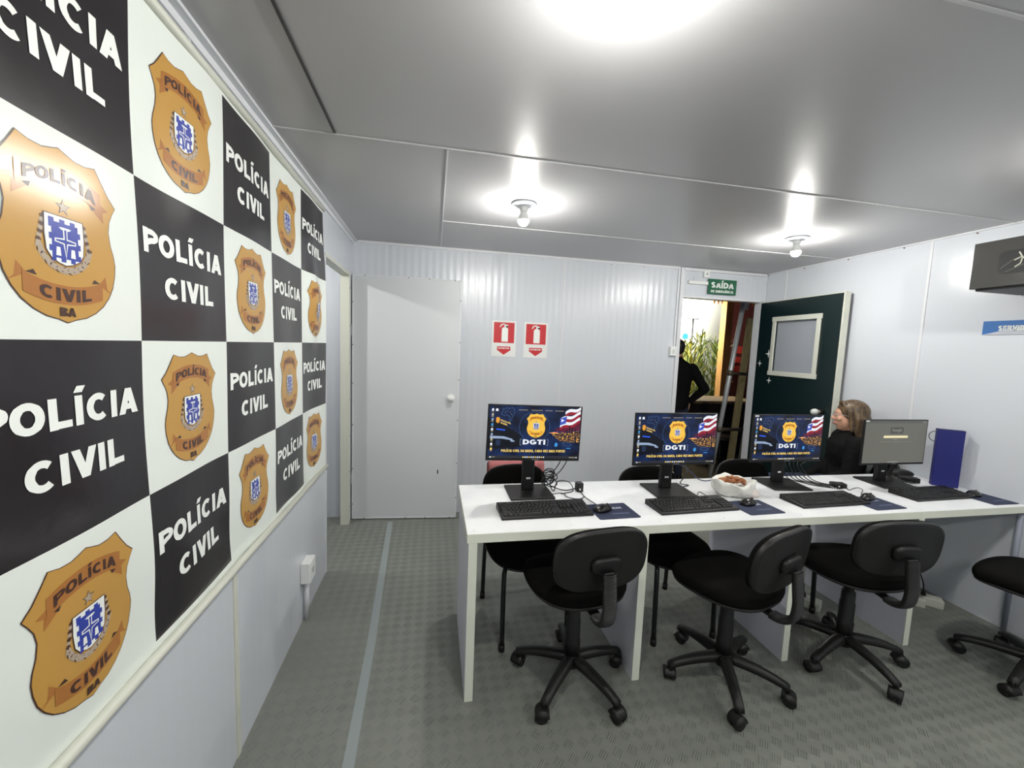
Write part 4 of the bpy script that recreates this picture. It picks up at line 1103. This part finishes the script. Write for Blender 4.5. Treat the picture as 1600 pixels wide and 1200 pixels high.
# ---------------------------------------------------------------- people
def capsule(g, a, ra, b, rb, n=16):
    a, b = Vector(a), Vector(b); d = (b-a); L_ = d.length; t = d/L_ if L_ > 1e-6 else Vector((0, 0, 1))
    q = Vector((0, 0, 1)).rotation_difference(t); R = []
    for i in range(6):
        th = PI/2*(1-i/5)*.97; R.append([a+q @ Vector((ra*math.cos(th)*math.cos(2*PI*k/n), ra*math.cos(th)*math.sin(2*PI*k/n), -ra*math.sin(th))) for k in range(n)])
    for i in range(6):
        th = PI/2*(i/5)*.97; R.append([b+q @ Vector((rb*math.cos(th)*math.cos(2*PI*k/n), rb*math.cos(th)*math.sin(2*PI*k/n), rb*math.sin(th))) for k in range(n)])
    g.loft(R, M_SKIN)
def fuse(g, name, parent, voxel, m, smooth=6):
    """melt overlapping closed pieces into one continuous surface"""
    o = g.obj('tmp')
    md = o.modifiers.new('r', 'REMESH'); md.mode = 'VOXEL'; md.voxel_size = voxel; md.use_smooth_shade = True
    sm = o.modifiers.new('s', 'SMOOTH'); sm.factor = .5; sm.iterations = smooth
    dg = bpy.context.evaluated_depsgraph_get(); me = bpy.data.meshes.new_from_object(o.evaluated_get(dg))
    me.name = name; me.materials.clear(); me.materials.append(m)
    bpy.data.objects.remove(o)
    return link(name, me, parent)
def hand(g, w_, dr, up, side=1, curl=.6):
    """palm, four unequal curled fingers and a thumb leaving the side of the palm"""
    w_ = Vector(w_); f = Vector(dr).normalized(); u = Vector(up); u = (u-f*u.dot(f)).normalized(); s_ = f.cross(u)*side
    for k in range(4): capsule(g, w_+f*.01+s_*(-.026+.017*k), .012, w_+f*.082+s_*(-.030+.020*k), .0105)
    for k, ln in enumerate((.064, .078, .083, .075)[::-1]):
        p = w_+f*.088+s_*(-.030+.020*k); d = f
        for j, q in enumerate((.45, .32, .23)):
            d = (d-u*curl*(.3+.25*j)).normalized(); p2 = p+d*ln*q; capsule(g, p, .0088-.0006*j, p2, .0082-.0006*j, 10); p = p2
    p = w_+f*.025+s_*.030; d = (f*.6+s_*.7-u*.3).normalized(); p2 = p+d*.035; capsule(g, p, .012, p2, .010, 10); d = (f*.9+s_*.25-u*.35).normalized(); capsule(g, p2, .010, p2+d*.032, .008, 10)
def head(g, c, k=1.0):
    """c = centre of the skull, looks along +y"""
    c = Vector(c)
    def E(p, r): g.ball(c+Vector(p)*k, 1, M_SKIN, tuple(x*k for x in r), 24, 16)
    E((0, -.008, .025), (.074, .094, .088)); E((0, .022, -.035), (.060, .068, .075)); E((0, .045, -.088), (.030, .032, .022)); E((0, .03, -.065), (.048, .05, .04))
    E((0, .082, .028), (.046, .014, .012)); capsule(g, c+Vector((0, .088, .014))*k, .006*k, c+Vector((0, .108, -.022))*k, .0105*k); E((0, .094, -.026), (.017, .012, .008))
    for s_ in (-1, 1):
        E((s_*.034, .072, -.02), (.022, .022, .02)); E((s_*.031, .082, .008), (.013, .010, .009)); E((s_*.076, -.008, -.012), (.009, .018, .030))
    E((0, .089, -.053), (.023, .010, .006)); E((0, .086, -.063), (.020, .010, .007))
def person(spec, label, loc, rz, hair, name='person'):
    J = spec; t = thing(name, label, 'person', loc, rz)
    g = G(); head(g, J['head']); h = Vector(J['head'])
    capsule(g, h+Vector((0, -.02, -.06)), .050, Vector(J['neck'])+Vector((0, -.01, -.02)), .058)
    def torso(g, e=0):
        R = []
        for (x, y, z_, rx, ry) in J['torso']: R.append([Vector((x+(rx+e)*math.cos(2*PI*k/32), y+(ry+e)*math.sin(2*PI*k/32), z_)) for k in range(32)])
        g.loft(R, M_SKIN)
    def limbs(g, e=0, arms=True, legs=True, skin=False):
        if arms:
            for s_ in (0, 1):
                S_, E_, W_ = [Vector(p) for p in J['arms'][s_]]
                capsule(g, S_, .052+e, E_, .040+e); end = W_ if skin else W_.lerp(E_, .04)
                capsule(g, E_, .042+e, end, (.026+e*.9))
        if legs:
            for s_ in (0, 1):
                Hp, K, An = [Vector(p) for p in J['legs'][s_]]
                capsule(g, Hp, .085+e, K, .058+e); capsule(g, K, .056+e, An, .036+e)
    torso(g); limbs(g, skin=True)
    for s_ in (0, 1):
        W_ = Vector(J['arms'][s_][2]); E_ = Vector(J['arms'][s_][1]); hand(g, W_, J.get('handdir', (W_-E_)), J.get('handup', (0, 0, 1)), 1 if s_ else -1)
        An = Vector(J['legs'][s_][2]); capsule(g, An, .036, An+Vector((0, -.03, -.035)), .034); capsule(g, An+Vector((0, -.02, -.04)), .034, An+Vector((0, .14, -.055)), .030)
    fuse(g, 'body', t, .0055, M_SKIN, 5)
    g = G(); torso(g, .016); limbs(g, .014, legs=False)
    n = Vector(J['neck']); capsule(g, n+Vector((0, -.01, -.05)), .074, n+Vector((0, -.012, -.015)), .070)
    fuse(g, 'jacket', t, .009, M_JACKET, 4)
    g = G(); limbs(g, .012, arms=False)
    x, y, z_, rx, ry = J['torso'][0]; g.ball((x, y, z_+.03), 1, M_SKIN, (rx+.02, ry+.02, .09))
    fuse(g, 'trousers', t, .009, M_JEANS, 4)
    for s_ in (0, 1):
        An = Vector(J['legs'][s_][2]); g = G(); capsule(g, An+Vector((0, -.03, -.032)), .042, An+Vector((0, .14, -.052)), .036); capsule(g, An, .040, An+Vector((0, -.02, -.04)), .044)
        fuse(g, 'shoe', t, .007, M_BLK, 3)
    g = G(); hair(g, h); fuse(g, 'hair', t, .006, M_HAIR if J.get('long') else M_DHAIR, 3)
    for s_ in (-1, 1):
        e = G().ball(h+Vector((s_*.031, .085, .009)), .0085, mat('eye_white', (220, 214, 206), .3), (1.1, .8, .7), 12, 8).ball(h+Vector((s_*.031, .0905, .009)), .0042, M_BLK, (1, .6, 1), 10, 6).obj('eye', t)
    e = G().ball(h+Vector((0, .0945, -.0585)), 1, mat('lips', (168, 92, 86), .5), (.020, .006, .006), 14, 8).obj('lips', t)
    return t
def long_hair(g, h):
    g.ball(h+Vector((0, -.018, .036)), 1, M_SKIN, (.087, .100, .092), 28, 18)
    for k in range(15):                       # locks falling from the parting, over the ears and down the back
        a = math.radians(-4-172*k/14)         # from right temple round the back to left temple
        ca, sa = math.cos(a), math.sin(a)
        top = h+Vector((ca*.05, sa*.06-.01, .085)); mid = h+Vector((ca*.086, sa*.094-.012, -.01)); low = h+Vector((ca*.085, sa*.092-.02, -.10)); end = h+Vector((ca*.105, sa*.075-.035, -.185-.02*math.sin(k*1.7)))
        capsule(g, top, .022, mid, .020); capsule(g, mid, .020, low, .021); capsule(g, low, .021, end, .010)
    for s_ in (-1, 1): capsule(g, h+Vector((s_*.02, .055, .10)), .016, h+Vector((s_*.074, .03, .04)), .013); capsule(g, h+Vector((s_*.074, .03, .04)), .012, h+Vector((s_*.086, .005, -.10)), .012)
def short_hair(g, h):
    g.ball(h+Vector((0, -.014, .034)), 1, M_SKIN, (.080, .096, .088), 28, 18)
    g.ball(h+Vector((0, -.055, -.02)), 1, M_SKIN, (.062, .045, .05), 20, 14)
W_ = person(dict(long=True, head=(0, .0, 1.112), neck=(0, -.01, .985),
    torso=[(0, 0, .50, .15, .12), (0, 0, .56, .168, .125), (0, -.005, .66, .15, .105), (0, -.01, .74, .135, .095), (0, -.005, .84, .158, .11), (0, -.005, .91, .17, .105), (0, -.01, .955, .13, .075), (0, -.01, .985, .06, .05)],
    arms=[((.165, -.01, .925), (.205, .03, .70), (.09, .20, .60)), ((-.165, -.01, .925), (-.205, .03, .70), (-.09, .20, .60))],
    legs=[((.085, .03, .545), (.10, .42, .52), (.10, .40, .10)), ((-.085, .03, .545), (-.10, .42, .52), (-.10, .40, .10))]),
    'seated person with long brown hair and black jacket, in profile by the green door', (3.735, 2.46, 0), math.radians(56), long_hair)
g = G()
for s_ in (-1, 1):
    c = Vector((s_*.032, .104, 1.121)); g.tube([c+Vector((.021*math.cos(a*PI/8), -.004*abs(math.cos(a*PI/8)), .017*math.sin(a*PI/8))) for a in range(17)], .0014, M_METAL, seg=5)
    g.tube([(s_*.054, .098, 1.124), (s_*.076, .06, 1.124), (s_*.084, .0, 1.112)], .0014, M_METAL, seg=5)
g.tube([(-.012, .106, 1.124), (.012, .106, 1.124)], .0014, M_METAL, seg=5)
o = g.obj('glasses', W_); o['label'] = 'thin metal glasses'
V4.location = (3.735, 2.445, 0); V4.rotation_euler = (0, 0, math.radians(56+180))
person(dict(head=(0, .0, 1.69), neck=(0, -.01, 1.56),
    torso=[(0, 0, .93, .15, .11), (0, 0, 1.0, .175, .125), (0, 0, 1.12, .17, .12), (0, 0, 1.25, .185, .125), (0, 0, 1.38, .21, .125), (0, -.005, 1.46, .20, .105), (0, -.01, 1.52, .13, .08), (0, -.01, 1.56, .06, .06)],
    arms=[((.205, -.01, 1.45), (.335, -.10, 1.20), (.225, .06, 1.02)), ((-.205, -.01, 1.45), (-.335, -.10, 1.20), (-.225, .06, 1.02))], handdir=(0, .2, -1), handup=(1, 0, 0),
    legs=[((.095, 0, .95), (.11, .03, .52), (.12, -.01, .09)), ((-.095, 0, .95), (-.11, .03, .52), (-.12, -.01, .09))]),
    'person standing outside the exit with their back turned, in a dark quilted jacket', (3.66, 4.6, -.10), math.radians(-8), short_hair)

# ---------------------------------------------------------------- outside the exit, at night
M_DIRT = mat('outdoor_ground', (120, 104, 78), .9, build=mottled((84, 76, 52), 3, .8, .02))
o = G().b2((-2, D+.09, -.2), (13, 13, -.1), M_DIRT).obj('ground'); tag(o, 'trodden tan ground outside the exit', None, None, 'structure')
t = thing('scaffold', 'leaning galvanised scaffold frame with two rungs just outside the exit', 'scaffold', (3.82, 4.05, -.1))
def OF(p): return Vector(p)-t.location
G().cyl(OF((3.815, 4.05, -.098)), OF((4.092, 4.02, 2.42)), .025, M_METAL).obj('pole', t)
G().cyl(OF((4.52, 4.42, -.098)), OF((4.70, 4.40, 2.42)), .025, M_METAL).obj('pole', t)
for p, q in (((3.972, 4.035, 1.333), (4.61, 4.41, 1.30)), ((3.904, 4.04, .683), (4.566, 4.415, .60))): 
    r = G().cyl(OF(p), OF(q), .019, mat('rusty_tube', (92, 84, 70), .6, .6)).obj('rung', t)
    G().cyl(OF(p)-Vector((0, .0, .03)), OF(p)+Vector((0, 0, .03)), .033, MATS['rusty_tube']).obj('coupler', r)
G().cyl(OF((4.082, 4.02, 2.05)), OF((4.097, 4.02, 2.19)), .034, M_METAL).obj('coupler', t)
t = thing('plank', 'pale yellow wooden plank leaning upright behind the scaffold', 'plank', (4.245, 4.62, -.1))
o = G().b2((-.04, -.02, 0), (.04, .02, 2.12), mat('plank_wood', (230, 214, 156), .6, build=mottled((190, 168, 108), 12, .6, 0, (6, 6, .6)))).obj('board', t)
t.location = (4.555, 4.62, -.1); t.rotation_euler = (0, .06, 0)
t = thing('stool', 'black round-topped stool outside the exit behind the scaffold', 'stool', (4.72, 5.0, -.1))
G().lathe([(.17, .44), (.185, .455), (.185, .475), (.165, .49), (.05, .495)], M_BLK).obj('seat', t)
for k in range(4):
    a = PI/4+k*PI/2; G().cyl((.12*math.cos(a), .12*math.sin(a), .445), (.17*math.cos(a), .17*math.sin(a), 0), .012, M_BLK, seg=10).obj('leg', t)
t = thing('counter', 'dark outdoor counter with a worn wooden top beyond the exit', 'counter', (5.35, 6.0, -.1))
G().b2((-.62, -.36, .86), (.62, .36, .90), mat('counter_top', (140, 118, 84), .6, build=mottled((100, 80, 54), 8, .6))).obj('counter_top', t)
G().b2((-.58, -.32, 0), (.58, .32, .86), mat('counter_dark', (34, 26, 22), .7)).obj('counter_body', t)
t = thing('post', 'square wooden post lit orange beyond the plants', 'post', (6.22, 7.0, -.1))
G().b2((-.075, -.075, 0), (.075, .075, 2.70), M_WOOD).obj('shaft', t)
G().b2((-.11, -.11, 0), (.11, .11, .12), M_WOOD).obj('footing', t)
t = thing('awning', 'brown timber awning with orange pennants over the yard', 'awning', (5.9, 7.0, 2.62))
for k in range(5): G().b2((-2.2, -2.6+k*.62, 0), (2.6, -2.5+k*.62, .12), M_DWOOD).obj('rafter', t)
G().b2((-2.2, -2.7, .12), (2.6, .25, .16), M_DWOOD).obj('roof_deck', t)
G().b2((-2.2, .02, -.02), (2.6, .07, .14), M_DWOOD).obj('fascia_board', t)
for k in range(12):
    x = -.02+k*.085
    g = G(); g.prism([(x, -.02), (x+.07, -.02), (x+.035, -.13)], lambda u, v, q: Vector((u, -.01-q, v)), .004, mat('pennant_orange', (240, 160, 50), .6)); g.obj('pennant', t)
o = G().b2((5.0, 9.6, -.1), (8.6, 9.66, 3.1), mat('marquee_white', (226, 230, 222), .7)).obj('marquee_wall'); tag(o, 'floodlit white marquee wall far beyond the exit', 'marquee')
o = G().b2((7.24, 8.3, -.1), (9.6, 8.4, 3.1), mat('maroon_wall', (74, 22, 20), .8, build=noise_bump(9, .4, .02))).obj('maroon_wall'); tag(o, 'dark red wall to the right beyond the exit', 'wall')
for k, (x, z0_, h_) in enumerate(((7.62, 1.10, .2), (7.66, 1.36, .14), (7.64, 1.58, .17))):
    o = G().b2((x-.10, 8.27, z0_), (x+.10, 8.297, z0_+h_), mat('poster_red', (176, 52, 44), .6)).obj('notice_board')
    tag(o, ['lowest', 'middle', 'topmost'][k]+' small red notice on the dark red wall outside', 'notice', 'red notices outside')
o = G().cyl((6.705, 9.0, 1.955), (6.705, 9.03, 1.955), .075, mat('blue_lamp', (70, 160, 220), .4, emit=1.5), seg=28).cyl((6.705, 9.015, -.1), (6.705, 9.015, 1.9), .015, M_BLK).obj('round_sign'); tag(o, 'round glowing blue sign on a thin stand among the plants', 'sign')
# lights of the yard
t = thing('floodlight', 'floodlight glaring in front of the white marquee wall', 'lamp', (6.95, 9.1, 2.5))
G().b2((-.16, -.05, -.11), (.16, .05, .11), M_BLK, .01).obj('housing', t)
G().b2((-.14, -.056, -.09), (.14, -.05, .09), mat('flood_glow', (1, .98, .9), .4, emit=60)).obj('lamp_face', t)
G().cyl((0, 0, -2.6), (0, 0, -.11), .02, M_BLK).obj('stand', t)
l = bpy.data.lights.new('flood', 'AREA'); l.energy = 260; l.size = .5; l.color = (1, .98, .9); lo = bpy.data.objects.new('flood_beam', l); COL.objects.link(lo); lo.location = (6.4, 8.95, 2.6); lo.rotation_euler = (PI/2+.1, 0, 0)
l = bpy.data.lights.new('flood2', 'AREA'); l.energy = 90; l.size = .4; l.color = (1, .95, .82); lo = bpy.data.objects.new('yard_beam', l); COL.objects.link(lo); lo.location = (5.2, 7.1, 2.5)
lo.rotation_euler = Vector((.9, .9, -1.2)).to_track_quat('-Z', 'Y').to_euler()
t = thing('fill_bulb', 'unseen warm bulb added under the awning to light the wooden post', 'lamp', (5.16, 6.93, 2.49))  # hidden bulb added to throw orange light on the post and pennants
G().ball((0, 0, 0), .035, mat('warm_bulb', (1, .72, .42), .3, emit=330), u=12, v=8).obj('glass_bulb', t)
G().cyl((0, 0, .03), (0, 0, .13), .014, M_BLK).obj('bulb_holder', t)
# tall reedy plants
random.seed(11)
M_LEAF = mat('reed_leaf', (96, 112, 48), .6); M_LEAFY = mat('reed_leaf_yellow', (176, 172, 70), .6)
for n, (px, py, hh, lab) in enumerate(((5.92, 7.65, 1.85, 'leftmost tall reedy plant outside'), (6.35, 8.6, 2.0, 'second tall reedy plant from the left outside'), (7.15, 8.98, 2.15, 'tall reedy plant farthest back, close to the white marquee wall'), (6.62, 7.72, 1.95, 'tall reedy plant nearest the wooden post outside'))):
    t = thing('reed_plant', lab, 'plant', (px, py, -.1), 0, 'tall reedy plants outside')
    g = G()
    for k in range(14): a = random.uniform(0, 6.28); r = random.uniform(.02, .16); g.tube([(r*math.cos(a), r*math.sin(a), 0), (r*1.5*math.cos(a), r*1.5*math.sin(a), hh*.5), (r*2.2*math.cos(a), r*2.2*math.sin(a), hh*.85)], .008, M_LEAF, seg=5)
    g.obj('stem', t)
    g = G()
    for k in range(330):
        a = random.uniform(0, 6.28); r = random.uniform(0, .24); z0_ = random.uniform(.25, hh*.95); ln = random.uniform(.2, .38); b_ = a+random.uniform(-.8, .8)
        p = Vector((r*math.cos(a), r*math.sin(a), z0_)); d_ = Vector((math.cos(b_)*.5, math.sin(b_)*.5, random.uniform(.4, 1.2))).normalized(); sd = d_.cross(Vector((0, 0, 1))).normalized()*.013
        P = [p, p+d_*ln*.5, p+d_*ln*.9+Vector((math.cos(b_), math.sin(b_), -1))*ln*.13]
        vs = [g.bm.verts.new(P[0]-sd*.6), g.bm.verts.new(P[0]+sd*.6), g.bm.verts.new(P[1]+sd), g.bm.verts.new(P[1]-sd), g.bm.verts.new(P[2])]
        i_ = g.mi(M_LEAFY if random.random() < (.6 if n < 2 else .25) else M_LEAF)
        for q in ((0, 1, 2, 3), (3, 2, 4)): f = g.bm.faces.new([vs[x] for x in q]); f.material_index = i_
    g.obj('foliage', t, normals=False)
